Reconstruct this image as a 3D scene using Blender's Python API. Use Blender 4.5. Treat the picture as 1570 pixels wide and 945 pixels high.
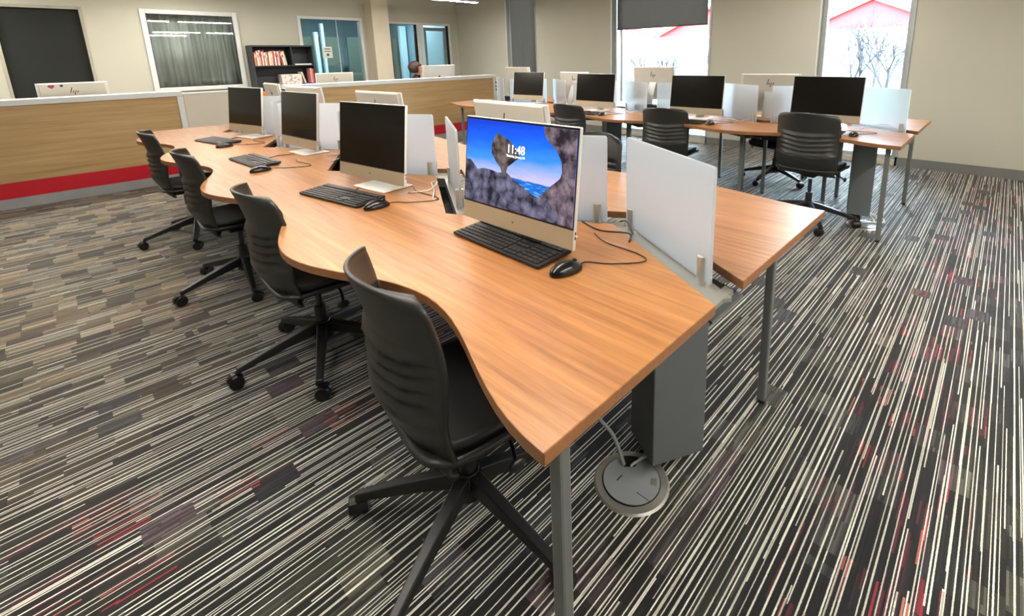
import bpy, bmesh, math, random
from mathutils import Vector, Matrix
random.seed(7)
PI = math.pi
sc = bpy.context.scene
for o in list(bpy.data.objects): bpy.data.objects.remove(o)
COL = sc.collection

# ------------------------------------------------------------------ camera
W_PX, H_PX = 1570, 945
CAM_F, CAM_CX, CAM_CY, CAM_Z = 727.14, 875.11, 246.05, 1.355
right = Vector((0.672912, -0.739478, -0.01902)); down = Vector((-0.171589, -0.131028, -0.976416)); fwd = Vector((0.719546, 0.660306, -0.215057))
cam = bpy.data.cameras.new('camera'); camo = bpy.data.objects.new('camera', cam); COL.objects.link(camo)
cam.sensor_width = 36; cam.sensor_fit = 'HORIZONTAL'; cam.lens = CAM_F * 36 / W_PX
cam.shift_x = (W_PX / 2 - CAM_CX) / W_PX; cam.shift_y = (CAM_CY - H_PX / 2) / W_PX
cam.clip_start = 0.02; cam.clip_end = 300
m = Matrix((right, -down, -fwd)).transposed().to_4x4(); m.translation = (0, 0, CAM_Z)
camo.matrix_world = m
sc.camera = camo

# ------------------------------------------------------------------ light / view
EXPOSURE = 1.38
SKY_STRENGTH = 16.0
FIXTURE_E = 54.0
sc.view_settings.view_transform = 'Standard'; sc.view_settings.look = 'None'
sc.view_settings.gamma = 1; sc.view_settings.exposure = EXPOSURE; sc.view_settings.use_curve_mapping = False
wd = bpy.data.worlds.new('sky'); sc.world = wd; wd.use_nodes = True
bg = wd.node_tree.nodes['Background']; bg.inputs[0].default_value = (0.68, 0.86, 1.0, 1); bg.inputs[1].default_value = SKY_STRENGTH
sc.cycles.max_bounces = 8; sc.cycles.diffuse_bounces = 4; sc.cycles.glossy_bounces = 4
sc.cycles.transmission_bounces = 8; sc.cycles.transparent_max_bounces = 12
sc.cycles.caustics_reflective = False; sc.cycles.caustics_refractive = False
sc.cycles.sample_clamp_indirect = 6

# ------------------------------------------------------------------ helpers
def lin(c):
    return tuple(((x / 255) / 12.92 if x / 255 <= 0.04045 else ((x / 255 + 0.055) / 1.055) ** 2.4) for x in c)
class NT:
    def __init__(s, name):
        s.m = bpy.data.materials.new(name); s.m.use_nodes = True; s.t = s.m.node_tree
        s.b = s.t.nodes['Principled BSDF']
    def n(s, typ, **kw):
        d = s.t.nodes.new(typ)
        for k, v in kw.items(): setattr(d, k, v)
        return d
    def l(s, a, b): s.t.links.new(a, b)
    def math(s, op, a, b=None, c=None):
        d = s.n('ShaderNodeMath', operation=op)
        for i, v in enumerate((a, b, c)):
            if v is None: continue
            if isinstance(v, (int, float)): d.inputs[i].default_value = v
            else: s.l(v, d.inputs[i])
        return d.outputs[0]
    def ramp(s, fac, stops, interp='LINEAR'):
        d = s.n('ShaderNodeValToRGB'); r = d.color_ramp; r.interpolation = interp
        while len(r.elements) < len(stops): r.elements.new(0.5)
        for e, (p, c) in zip(r.elements, stops): e.position = p; e.color = (*c, 1)
        s.l(fac, d.inputs[0]); return d.outputs[0]
    def mix(s, fac, a, b, typ='MIX'):
        d = s.n('ShaderNodeMix', data_type='RGBA', blend_type=typ)
        for i, v in ((0, fac), (6, a), (7, b)):
            if isinstance(v, (int, float)): d.inputs[i].default_value = v
            elif isinstance(v, tuple): d.inputs[i].default_value = (*v, 1)
            else: s.l(v, d.inputs[i])
        return d.outputs[2]
    def coord(s, kind='Object', scale=(1, 1, 1)):
        t = s.n('ShaderNodeTexCoord'); mp = s.n('ShaderNodeMapping'); mp.inputs['Scale'].default_value = scale
        s.l(t.outputs[kind], mp.inputs[0]); return mp.outputs[0]
    def noise(s, vec, scale=5, detail=2, rough=0.5):
        d = s.n('ShaderNodeTexNoise'); d.inputs['Scale'].default_value = scale; d.inputs['Detail'].default_value = detail
        d.inputs['Roughness'].default_value = rough; s.l(vec, d.inputs['Vector']); return d.outputs['Fac']
    def bump(s, h, strength=0.3, dist=0.01):
        d = s.n('ShaderNodeBump'); d.inputs['Strength'].default_value = strength; d.inputs['Distance'].default_value = dist
        s.l(h, d.inputs['Height']); s.l(d.outputs[0], s.b.inputs['Normal'])
def plain(name, rgb, rough=0.5, metal=0.0, var=0.06, vscale=8.0, bump=0.0, bscale=200.0, spec=0.5):
    k = NT(name); c = lin(rgb); v = k.coord()
    n = k.noise(v, vscale, 3)
    a = tuple(min(1, x * (1 - var)) for x in c); b = tuple(min(1, x * (1 + var)) for x in c)
    k.l(k.ramp(n, [(0.3, a), (0.7, b)]), k.b.inputs['Base Color'])
    k.b.inputs['Roughness'].default_value = rough; k.b.inputs['Metallic'].default_value = metal
    k.b.inputs['Specular IOR Level'].default_value = spec
    if bump: k.bump(k.noise(v, bscale, 2), bump, 0.002)
    return k.m
def emit(name, rgb, strength):
    k = NT(name); k.b.inputs['Base Color'].default_value = (0, 0, 0, 1)
    k.b.inputs['Emission Color'].default_value = (*lin(rgb), 1); k.b.inputs['Emission Strength'].default_value = strength
    k.b.inputs['Roughness'].default_value = 0.6
    return k.m

# ------------------------------------------------------------------ materials
M = {}
M['wall'] = plain('painted_wall', (182, 180, 165), 0.85, var=0.015, vscale=1.5, bump=0.08, bscale=300)
M['ceiling'] = plain('ceiling_white', (205, 203, 196), 0.9, var=0.02)
M['column'] = plain('column_paint', (205, 194, 172), 0.8, var=0.015)
M['base'] = plain('rubber_baseboard', (112, 113, 110), 0.6)
M['frame_white'] = plain('painted_frame', (205, 208, 206), 0.45, var=0.02)
M['frame_alu'] = plain('window_aluminium', (170, 178, 180), 0.4, 0.3)
M['door_grey'] = plain('door_frame_grey', (110, 124, 130), 0.5)
M['laminate_white'] = plain('counter_white', (214, 216, 214), 0.4, var=0.02)
M['gate'] = plain('gate_beige', (205, 196, 178), 0.55, var=0.02)
M['red'] = plain('red_laminate', (188, 12, 34), 0.45, var=0.03)
M['kick'] = plain('grey_toe_kick', (150, 150, 148), 0.5)
M['leg'] = plain('powder_grey_leg', (112, 116, 115), 0.4, 0.25, var=0.02)
M['trunk'] = plain('grey_metal_trunk', (104, 110, 112), 0.45, 0.25, var=0.02)
M['alu'] = plain('brushed_aluminium', (172, 171, 164), 0.35, 0.7, var=0.03)
M['steel'] = plain('satin_steel', (205, 203, 198), 0.35, 0.6, var=0.02)
M['tray'] = plain('dark_tray', (40, 46, 52), 0.5)
M['edgeband'] = None
M['poly'] = plain('grey_polypropylene', (42, 42, 40), 0.42, var=0.04, vscale=20, bump=0.15, bscale=500)
M['cushion'] = plain('black_seat', (24, 24, 25), 0.55, var=0.06, vscale=30, bump=0.2, bscale=600)
M['nylon'] = plain('black_nylon', (20, 20, 21), 0.4, var=0.05)
M['wheel'] = plain('black_wheel', (12, 12, 13), 0.35)
M['chrome'] = plain('grey_steel_column', (60, 60, 62), 0.3, 0.6)
M['mon_white'] = plain('monitor_white_shell', (216, 216, 214), 0.35, var=0.01)
M['mon_back'] = plain('monitor_back_shell', (196, 190, 176), 0.45, var=0.01)
M['chin'] = plain('champagne_chin', (176, 165, 140), 0.38, 0.25, var=0.02)
M['screen'] = plain('dark_screen_glass', (22, 20, 17), 0.16, var=0.01, spec=0.35)
M['bezel'] = plain('black_bezel', (10, 10, 11), 0.3)
M['logo'] = plain('dark_logo', (45, 42, 36), 0.4)
M['plate'] = plain('stand_plate', (226, 224, 214), 0.35, var=0.01)
M['kbd'] = plain('keyboard_black', (22, 22, 23), 0.4)
M['keys'] = plain('keycap_black', (34, 33, 33), 0.45)
M['mouse'] = plain('mouse_gloss', (16, 16, 17), 0.22)
M['cable_b'] = plain('black_cable', (20, 19, 18), 0.5)
M['cable_w'] = plain('white_cable', (210, 214, 214), 0.5)
M['cable_g'] = plain('grey_cable', (140, 146, 142), 0.5)
M['shelf'] = plain('navy_black_bookshelf', (38, 44, 50), 0.5)
M['hair'] = plain('dark_brown_hair', (48, 26, 20), 0.6, var=0.25, vscale=60)
M['skin'] = plain('skin', (196, 132, 104), 0.55, var=0.04)
M['shirt'] = plain('dark_shirt', (40, 36, 36), 0.8)
M['white_wall'] = plain('white_siding', (225, 228, 230), 0.8)
M['red_roof'] = plain('red_metal_siding', (186, 44, 48), 0.6, var=0.03)
M['bark'] = plain('grey_bark', (52, 46, 50), 0.9, var=0.15)
M['grass'] = plain('grass', (60, 84, 50), 0.95, var=0.2, vscale=2)
M['shrub'] = plain('shrub_leaves', (40, 74, 46), 0.9, var=0.3, vscale=20)
M['far_dark'] = plain('dark_green_panel', (76, 92, 80), 0.7, var=0.05)
M['far_upper'] = plain('blue_grey_wall', (132, 160, 168), 0.8, var=0.03)
M['far_white'] = plain('blue_white_frame', (200, 226, 236), 0.5, var=0.02)
M['blind_dark'] = plain('blackout_blind', (26, 29, 26), 0.9, var=0.10, vscale=3)
M['paper'] = plain('white_paper', (214, 220, 208), 0.7, var=0.02)
M['orange'] = plain('orange_plastic', (205, 92, 30), 0.5)
M['blue'] = plain('blue_plastic', (40, 62, 160), 0.5)

def wood_mat(name, stops, axis, rough=0.32, ws=1.0, coat=0.0):
    k = NT(name)
    s = {'x': (1.2, 26, 26), 'y': (26, 1.2, 26)}[axis]; s = tuple(q * ws for q in s)
    v = k.coord(scale=s)
    w = k.coord(scale=tuple(q * 0.25 for q in s))
    n1 = k.noise(v, 2.2, 6, 0.65); n2 = k.noise(w, 1.5, 2, 0.5)
    fine = k.noise(k.coord(scale=tuple(q * (6 if q > 5 else 2) for q in s)), 2.0, 3, 0.6)
    f = k.math('ADD', k.math('MULTIPLY', n1, 0.55), k.math('MULTIPLY', n2, 0.30)); f = k.math('ADD', f, k.math('MULTIPLY', fine, 0.15))
    k.l(k.ramp(f, stops), k.b.inputs['Base Color'])
    k.b.inputs['Roughness'].default_value = rough; k.b.inputs['Coat Weight'].default_value = coat; k.b.inputs['Coat Roughness'].default_value = 0.25
    return k.m
M['desk'] = wood_mat('cherry_laminate', [(0.34, lin((124, 78, 40))), (0.46, lin((156, 104, 57))), (0.58, lin((175, 122, 70))), (0.70, lin((190, 140, 88)))], 'y', 0.36)
M['edge'] = wood_mat('cherry_edge', [(0.35, lin((124, 82, 50))), (0.65, lin((160, 112, 70)))], 'y', 0.4)
M['oak'] = wood_mat('oak_laminate', [(0.34, lin((150, 116, 72))), (0.48, lin((178, 145, 98))), (0.66, lin((196, 165, 118)))], 'x', 0.45, ws=0.5)

# carpet: yarn rows running along X, plank blocks, cream pin lines, plum and red patches
def carpet():
    k = NT('striped_carpet'); t = k.n('ShaderNodeTexCoord'); sp = k.n('ShaderNodeSeparateXYZ'); k.l(t.outputs['Object'], sp.inputs[0])
    X, Y = sp.outputs[0], sp.outputs[1]
    wob = k.math('MULTIPLY', k.math('SUBTRACT', k.noise(k.coord(scale=(40, 40, 40)), 3, 2), 0.5), 0.0016)
    Y = k.math('ADD', Y, wob)
    def wn(*parts):
        c = k.n('ShaderNodeCombineXYZ')
        for i, p in enumerate(parts):
            if isinstance(p, (int, float)): c.inputs[i].default_value = p
            else: k.l(p, c.inputs[i])
        d = k.n('ShaderNodeTexWhiteNoise', noise_dimensions='3D'); k.l(c.outputs[0], d.inputs[0]); return d.outputs['Value']
    fl = lambda v, s: k.math('FLOOR', k.math('DIVIDE', v, s))
    # plank tiles 0.25 x 1.0 staggered
    ty = fl(Y, 0.25); offx = k.math('MULTIPLY', wn(ty, 7.7, 0), 1.0); tx = fl(k.math('ADD', X, offx), 1.0)
    tile = wn(tx, ty, 1.3)
    row = fl(Y, 0.0052)
    # block cells
    by = fl(Y, 0.083); bx = fl(k.math('ADD', X, k.math('MULTIPLY', wn(by, tx, 4.4), 0.12)), 0.125)
    blk = wn(bx, by, 2.1); blk2 = wn(bx, by, 9.9)
    seg = fl(k.math('ADD', X, k.math('MULTIPLY', wn(row, 3.3, 5.0), 0.5)), 0.125)
    yarn = wn(seg, row, 6.0)
    hue = k.noise(k.coord(scale=(0.35, 2.2, 1)), 1.0, 1.5)
    hue = k.math('ADD', hue, k.math('MULTIPLY', k.math('SUBTRACT', tile, 0.5), 0.20))
    base = k.ramp(hue, [(0.30, lin((27, 29, 33))), (0.44, lin((30, 29, 30))), (0.54, lin((42, 42, 35))), (0.62, lin((38, 31, 33))), (0.74, lin((27, 27, 34)))])
    lum = k.ramp(blk, [(0.0, (0.22,) * 3), (0.50, (0.42,) * 3), (0.72, (0.85,) * 3), (0.86, (1.9,) * 3), (1.0, (3.3,) * 3)])
    col = k.mix(1.0, base, lum, 'MULTIPLY')
    yl = k.ramp(yarn, [(0.0, (0.35,) * 3), (0.5, (0.9,) * 3), (0.8, (1.5,) * 3), (1.0, (2.4,) * 3)])
    col = k.mix(1.0, col, yl, 'MULTIPLY')
    # red and plum yarns in some Y bands
    band = k.math('COSINE', k.math('MULTIPLY', k.math('ADD', k.math('SUBTRACT', Y, 0.06), k.math('MULTIPLY', k.math('SUBTRACT', tile, 0.5), 0.25)), 2 * PI / 1.7))
    redm = k.math('MULTIPLY', k.math('GREATER_THAN', band, 0.72), k.math('GREATER_THAN', wn(seg, row, 12.0), 0.70))
    redm = k.math('MULTIPLY', redm, k.math('GREATER_THAN', blk2, 0.45))
    col = k.mix(k.math('MULTIPLY', redm, 0.75), col, k.ramp(wn(seg, row, 14.0), [(0.0, lin((52, 24, 34))), (0.7, lin((104, 36, 50))), (0.9, lin((170, 44, 56))), (1.0, lin((186, 120, 104)))]))
    # cream lines: each 0.026 wide lane holds one line at its own place
    def lane(width, shift, thr_seg, wmin):
        yy = k.math('ADD', Y, shift); ln = fl(yy, width); fr = k.math('SUBTRACT', k.math('DIVIDE', yy, width), ln)
        pos = k.math('ADD', k.math('MULTIPLY', wn(ln, 21.0, shift), 0.7), 0.15)
        d = k.math('ABSOLUTE', k.math('SUBTRACT', fr, pos))
        hw = k.math('ADD', k.math('MULTIPLY', wn(ln, 22.0, shift), wmin * 0.6), wmin)
        on = k.math('LESS_THAN', d, k.math('DIVIDE', hw, width))
        sg = fl(k.math('ADD', X, k.math('MULTIPLY', wn(ln, 23.0, shift), 1.0)), 0.5)
        return k.math('MULTIPLY', on, k.math('GREATER_THAN', wn(sg, ln, 24.0), thr_seg))
    l1 = lane(0.021, 0.0, 0.12, 0.0015)
    l2 = lane(0.047, 0.013, 0.45, 0.0012)
    l3 = lane(0.034, 0.005, 0.5, 0.0010)
    line = k.math('MAXIMUM', k.math('MAXIMUM', l1, l2), l3)
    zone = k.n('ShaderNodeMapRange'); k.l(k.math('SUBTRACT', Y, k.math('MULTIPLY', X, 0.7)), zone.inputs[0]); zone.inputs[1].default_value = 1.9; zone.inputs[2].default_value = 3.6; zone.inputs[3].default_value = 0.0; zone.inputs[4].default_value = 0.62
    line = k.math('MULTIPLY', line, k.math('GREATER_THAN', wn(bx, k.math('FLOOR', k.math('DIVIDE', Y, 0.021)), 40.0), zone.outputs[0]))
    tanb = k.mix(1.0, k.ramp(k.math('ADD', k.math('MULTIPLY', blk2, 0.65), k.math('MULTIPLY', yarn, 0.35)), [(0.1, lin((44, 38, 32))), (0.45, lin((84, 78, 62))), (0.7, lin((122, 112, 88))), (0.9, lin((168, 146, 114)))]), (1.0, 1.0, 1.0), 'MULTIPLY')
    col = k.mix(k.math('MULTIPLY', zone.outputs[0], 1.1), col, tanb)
    # fewer lines where the blocks are pale
    line = k.math('MULTIPLY', line, k.math('GREATER_THAN', k.math('ADD', wn(bx, by, 30.0), 0.72), blk))
    cream = k.ramp(wn(bx, row, 31.0), [(0.0, lin((172, 170, 156))), (1.0, lin((226, 226, 212)))])
    col = k.mix(line, col, cream)
    k.l(col, k.b.inputs['Base Color']); k.b.inputs['Roughness'].default_value = 0.8; k.b.inputs['Specular IOR Level'].default_value = 0.3
    k.b.inputs['Sheen Weight'].default_value = 0.15
    h = k.math('ADD', k.math('MULTIPLY', k.noise(k.coord(scale=(1, 1, 1)), 420, 2), 0.6), k.math('MULTIPLY', line, 0.5))
    k.bump(h, 0.5, 0.003)
    return k.m
M['carpet'] = carpet()

def frosted():
    k = NT('frosted_acrylic'); k.b.inputs['Base Color'].default_value = (*lin((236, 242, 246)), 1)
    k.b.inputs['Roughness'].default_value = 0.45; k.b.inputs['Transmission Weight'].default_value = 0.75; k.b.inputs['IOR'].default_value = 1.15
    k.bump(k.noise(k.coord(), 900, 2), 0.08, 0.001)
    tl = k.n('ShaderNodeBsdfTranslucent'); tl.inputs[0].default_value = (*lin((238, 244, 250)), 1)
    mx = k.n('ShaderNodeMixShader'); mx.inputs[0].default_value = 0.5; k.l(k.b.outputs[0], mx.inputs[1]); k.l(tl.outputs[0], mx.inputs[2]); k.l(mx.outputs[0], k.t.nodes['Material Output'].inputs[0])
    return k.m
M['frost'] = frosted()
def glass(name, tint, refl=0.9):
    k = NT(name); t = k.t; t.nodes.remove(k.b); out = t.nodes['Material Output']
    tr = k.n('ShaderNodeBsdfTransparent'); tr.inputs[0].default_value = (*tint, 1)
    gl = k.n('ShaderNodeBsdfGlossy'); gl.inputs['Roughness'].default_value = 0.02; gl.inputs[0].default_value = (refl,) * 3 + (1,)
    fr = k.n('ShaderNodeFresnel'); fr.inputs[0].default_value = 1.5
    mx = k.n('ShaderNodeMixShader'); k.l(k.math('MULTIPLY', fr.outputs[0], 1.8), mx.inputs[0]); k.l(tr.outputs[0], mx.inputs[1]); k.l(gl.outputs[0], mx.inputs[2])
    k.l(mx.outputs[0], out.inputs[0]); return k.m
M['glass'] = glass('window_glass', (0.95, 0.98, 1.0), 0.9)
M['glass_teal'] = glass('teal_interior_glass', (0.76, 0.86, 0.88))
def blind():
    k = NT('mesh_roller_blind'); t = k.t
    n = k.noise(k.coord(), 900, 1)
    k.b.inputs['Base Color'].default_value = (*lin((92, 98, 102)), 1); k.b.inputs['Roughness'].default_value = 0.9
    tr = k.n('ShaderNodeBsdfTransparent'); tl = k.n('ShaderNodeBsdfTranslucent'); tl.inputs[0].default_value = (*lin((122, 112, 104)), 1)
    m1 = k.n('ShaderNodeMixShader'); m1.inputs[0].default_value = 0.75
    k.l(k.b.outputs[0], m1.inputs[1]); k.l(tl.outputs[0], m1.inputs[2])
    m2 = k.n('ShaderNodeMixShader'); m2.inputs[0].default_value = 0.012
    k.l(m1.outputs[0], m2.inputs[1]); k.l(tr.outputs[0], m2.inputs[2]); k.l(m2.outputs[0], t.nodes['Material Output'].inputs[0])
    return k.m
M['blind'] = blind()
def curtain():
    k = NT('sheer_curtain'); v = k.coord(scale=(1, 1, 0.12))
    k.l(k.ramp(k.noise(v, 6, 4), [(0.3, lin((150, 158, 146))), (0.7, lin((205, 210, 198)))]), k.b.inputs['Base Color']); k.b.inputs['Roughness'].default_value = 0.9
    return k.m
M['curtain'] = curtain()
M['light_fill'] = emit('fill_diffuser', (240, 248, 255), 95.0)  # glow of the unseen lamps added beyond the interior glass
M['light'] = emit('fixture_diffuser', (255, 247, 236), FIXTURE_E)

def newbm(): return bmesh.new()
def box(bm, x0, x1, y0, y1, z0, z1):
    v = [bm.verts.new(p) for p in ((x0, y0, z0), (x1, y0, z0), (x1, y1, z0), (x0, y1, z0), (x0, y0, z1), (x1, y0, z1), (x1, y1, z1), (x0, y1, z1))]
    for f in ((0, 3, 2, 1), (4, 5, 6, 7), (0, 1, 5, 4), (1, 2, 6, 5), (2, 3, 7, 6), (3, 0, 4, 7)): bm.faces.new([v[i] for i in f])
    return v
def prism(bm, pts, z0, z1):
    a = [bm.verts.new((x, y, z0)) for x, y in pts]; b = [bm.verts.new((x, y, z1)) for x, y in pts]; n = len(pts)
    bm.faces.new(a[::-1]); bm.faces.new(b)
    for i in range(n): bm.faces.new((a[i], a[(i + 1) % n], b[(i + 1) % n], b[i]))
    return a + b
def cyl(bm, p, q, r0, r1=None, n=16, caps=True):
    r1 = r0 if r1 is None else r1; p = Vector(p); q = Vector(q); d = (q - p).normalized()
    u = d.orthogonal().normalized(); w = d.cross(u)
    A = [bm.verts.new(p + (u * math.cos(t) + w * math.sin(t)) * r0) for t in (2 * PI * i / n for i in range(n))]
    B = [bm.verts.new(q + (u * math.cos(t) + w * math.sin(t)) * r1) for t in (2 * PI * i / n for i in range(n))]
    for i in range(n): bm.faces.new((A[i], A[(i + 1) % n], B[(i + 1) % n], B[i]))
    if caps: bm.faces.new(A[::-1]); bm.faces.new(B)
def tube(bm, pts, r, n=8):
    P = [Vector(p) for p in pts]; Q = []
    for i in range(len(P) - 1):        # catmull-rom
        p0 = P[max(i - 1, 0)]; p1 = P[i]; p2 = P[i + 1]; p3 = P[min(i + 2, len(P) - 1)]
        for s in range(6):
            t = s / 6; Q.append(0.5 * ((2 * p1) + (p2 - p0) * t + (2 * p0 - 5 * p1 + 4 * p2 - p3) * t * t + (3 * p1 - p0 - 3 * p2 + p3) * t ** 3))
    Q.append(P[-1]); rings = []; u = None
    for i, c in enumerate(Q):
        d = (Q[min(i + 1, len(Q) - 1)] - Q[max(i - 1, 0)])
        if d.length < 1e-9: d = Vector((0, 0, 1))
        d.normalize()
        u = d.orthogonal().normalized() if u is None else (u - d * u.dot(d)).normalized()
        w = d.cross(u)
        rings.append([bm.verts.new(c + (u * math.cos(2 * PI * k / n) + w * math.sin(2 * PI * k / n)) * r) for k in range(n)])
    for a, b in zip(rings, rings[1:]):
        for k in range(n): bm.faces.new((a[k], a[(k + 1) % n], b[(k + 1) % n], b[k]))
    bm.faces.new(rings[0][::-1]); bm.faces.new(rings[-1])
def sphere(bm, c, r, s=(1, 1, 1), u=16, v=12):
    return bmesh.ops.create_uvsphere(bm, u_segments=u, v_segments=v, radius=r, matrix=Matrix.Translation(c) @ Matrix.Diagonal((*s, 1)))['verts']
def obj(name, bm, mat, parent=None, bevel=0.0, smooth=False, loc=None, rotz=0, segs=2):
    me = bpy.data.meshes.new(name); bmesh.ops.recalc_face_normals(bm, faces=bm.faces); bm.to_mesh(me); bm.free()
    for mm in (mat if isinstance(mat, (list, tuple)) else [mat]): me.materials.append(mm)
    if smooth:
        for p in me.polygons: p.use_smooth = True
    o = bpy.data.objects.new(name, me); COL.objects.link(o)
    if parent: o.parent = parent
    if loc: o.location = loc
    o.rotation_euler.z = rotz
    if bevel:
        b = o.modifiers.new('bevel', 'BEVEL'); b.width = bevel; b.segments = segs; b.limit_method = 'ANGLE'; b.angle_limit = math.radians(40)
    return o
def tag(o, label=None, cat=None, group=None, kind=None):
    if label: o['label'] = label
    if cat: o['category'] = cat
    if group: o['group'] = group
    if kind: o['kind'] = kind
    return o
def thing(name, label, cat, loc=(0, 0, 0), rotz=0, group=None):
    o = bpy.data.objects.new(name, None); COL.objects.link(o); o.location = loc; o.rotation_euler = (0, 0, rotz); o.empty_display_size = 0.1
    return tag(o, label, cat, group)
def dup(root, loc=None, rotz=None, label=None, group=None):
    def cp(o, par):
        c = o.copy(); COL.objects.link(c); c.parent = par
        for ch in kids[o.name]: cp(ch, c)
        return c
    kids = {}
    def walk(o): kids[o.name] = list(o.children); [walk(ch) for ch in o.children]
    walk(root); r = cp(root, None)
    if loc is not None: r.location = loc
    if rotz is not None: r.rotation_euler = (0, 0, rotz)
    if label: r['label'] = label
    if group: r['group'] = group
    return r
def struct(name, bm, mat, parent=None, label=None, **kw):
    o = obj(name, bm, mat, parent, **kw)
    if parent is None: o['kind'] = 'structure'
    if label: o['label'] = label
    return o
def B(*a): bm = newbm(); box(bm, *a); return bm

# ------------------------------------------------------------------ room shell
XW, YB, XL, YF, ZC = 6.68, 9.63, -5.0, -4.5, 2.75
WT = 0.16
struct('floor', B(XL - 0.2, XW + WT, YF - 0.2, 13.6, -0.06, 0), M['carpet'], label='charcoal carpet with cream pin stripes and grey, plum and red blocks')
struct('ceiling', B(XL - 0.2, XW + WT, YF - 0.2, 13.6, ZC, ZC + 0.1), M['ceiling'], label='plain white ceiling')
def wall_with_holes(name, axis, pos, thick, a0, a1, holes, mat, z1=ZC, label=None):
    bm = newbm(); cur = a0
    def put(s0, s1, z0, zz):
        if s1 - s0 < 1e-4 or zz - z0 < 1e-4: return
        if axis == 'x': box(bm, pos, pos + thick, s0, s1, z0, zz)
        else: box(bm, s0, s1, pos, pos + thick, z0, zz)
    for (h0, h1, z0, z1h) in sorted(holes):
        put(cur, h0, 0, z1); put(h0, h1, 0, z0); put(h0, h1, z1h, z1); cur = h1
    put(cur, a1, 0, z1)
    return struct(name, bm, mat, label=label)
WINX = [(0.88, 1.83, 0.06, 2.6), (3.32, 5.12, 0.06, 2.6), (7.01, 7.87, 0.06, 2.6)]
wall_with_holes('wall_right', 'x', XW, WT, YF, YB + WT, WINX, M['wall'], label='beige wall with three tall windows')
WINY = [(-0.32, 0.52, 0.55, 2.15), (1.13, 2.33, 0.94, 2.15), (3.27, 4.43, 0.30, 2.15), (4.86, 6.45, 0.0, 2.11)]
wall_with_holes('wall_back', 'y', YB, WT, XL, XW, WINY, M['wall'], label='beige back wall with interior windows')
struct('wall_left', B(XL - 0.1, XL, YF, 13.5, 0, ZC), M['wall'])
struct('wall_front', B(XL, XW, YF - 0.1, YF, 0, ZC), M['wall'])
bm = newbm(); cur = YF
for (h0, h1, _, _) in WINX: box(bm, XW - 0.012, XW, cur, h0 if True else 0, 0, 0.105); cur = h1
box(bm, XW - 0.012, XW, cur, YB, 0, 0.105)
struct('baseboard_right', bm, M['base'], label='grey rubber baseboard under the windows')
struct('baseboard_back', B(XL, XW - 0.012, YB - 0.012, YB, 0, 0.105), M['base'])
bm = B(4.50, 4.84, YB - 0.34, YB, 0, ZC); struct('trim_1', bm, M['column'], label='beige square column standing out of the back wall', bevel=0.004)

# exterior windows
def ext_window(n, y0, y1, z0, z1, label, mull=None):
    w = thing('window_%d' % n, label, 'window'); del w['category']; w['kind'] = 'structure'
    bm = newbm(); f = 0.05; xa, xb = XW + 0.07, XW + 0.14
    box(bm, xa, xb, y0, y0 + f, z0, z1); box(bm, xa, xb, y1 - f, y1, z0, z1); box(bm, xa, xb, y0 + f, y1 - f, z0, z0 + f); box(bm, xa, xb, y0 + f, y1 - f, z1 - f, z1)
    if mull: box(bm, xa, xb, mull - 0.02, mull + 0.02, z0 + f, z1 - f)
    obj('window_frame', bm, M['frame_alu'], w, bevel=0.003)
    obj('pane', B(XW + 0.10, XW + 0.106, y0 + f, y1 - f, z0 + f, z1 - f), M['glass'], w)
    obj('casing', B(XW - 0.012, XW + 0.002, y1, y1 + 0.02, 0.0, z1), M['frame_white'], w)
    obj('casing', B(XW - 0.012, XW + 0.002, y0 - 0.02, y0, 0.0, z1), M['frame_alu'], w)
    return w
w1 = ext_window(1, 0.88, 1.83, 0.06, 2.6, 'tall window nearest the camera with red gable and bare trees outside')
w2 = ext_window(2, 3.32, 5.12, 0.06, 2.6, 'middle tall window with grey blind half lowered', mull=4.97)
w3 = ext_window(3, 7.01, 7.87, 0.06, 2.6, 'narrow window in the far corner with grey blind fully lowered')
def roller(y0, y1, zb, label):
    t = thing('roller_blind', label, 'blind', (XW + 0.02, (y0 + y1) / 2, zb), 0, None); h = (y1 - y0) / 2
    bm = newbm(); n = 20
    g = [[bm.verts.new((0.004 * math.sin(i * 1.7) * (1 - j), -h + 2 * h * i / n, j * (2.55 - zb))) for j in (0, 1)] for i in range(n + 1)]
    for i in range(n): bm.faces.new((g[i][0], g[i + 1][0], g[i + 1][1], g[i][1]))
    o = obj('fabric', bm, M['blind'], t); s = o.modifiers.new('s', 'SOLIDIFY'); s.thickness = 0.0012
    bm = newbm(); cyl(bm, (0, -h, 0), (0, h, 0), 0.009, n=10); obj('bottom_rail', bm, M['blind'], t, smooth=False)
    bm = newbm(); cyl(bm, (0, -h, 2.555 - zb), (0, h, 2.555 - zb), 0.022); obj('roller_tube', bm, M['frame_alu'], t)
    return t
roller(3.37, 5.02, 1.775, 'grey mesh roller blind half lowered over the middle window')
roller(7.04, 7.76, 0.90, 'dark grey roller blind lowered to the bottom of the narrow corner window')

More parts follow.
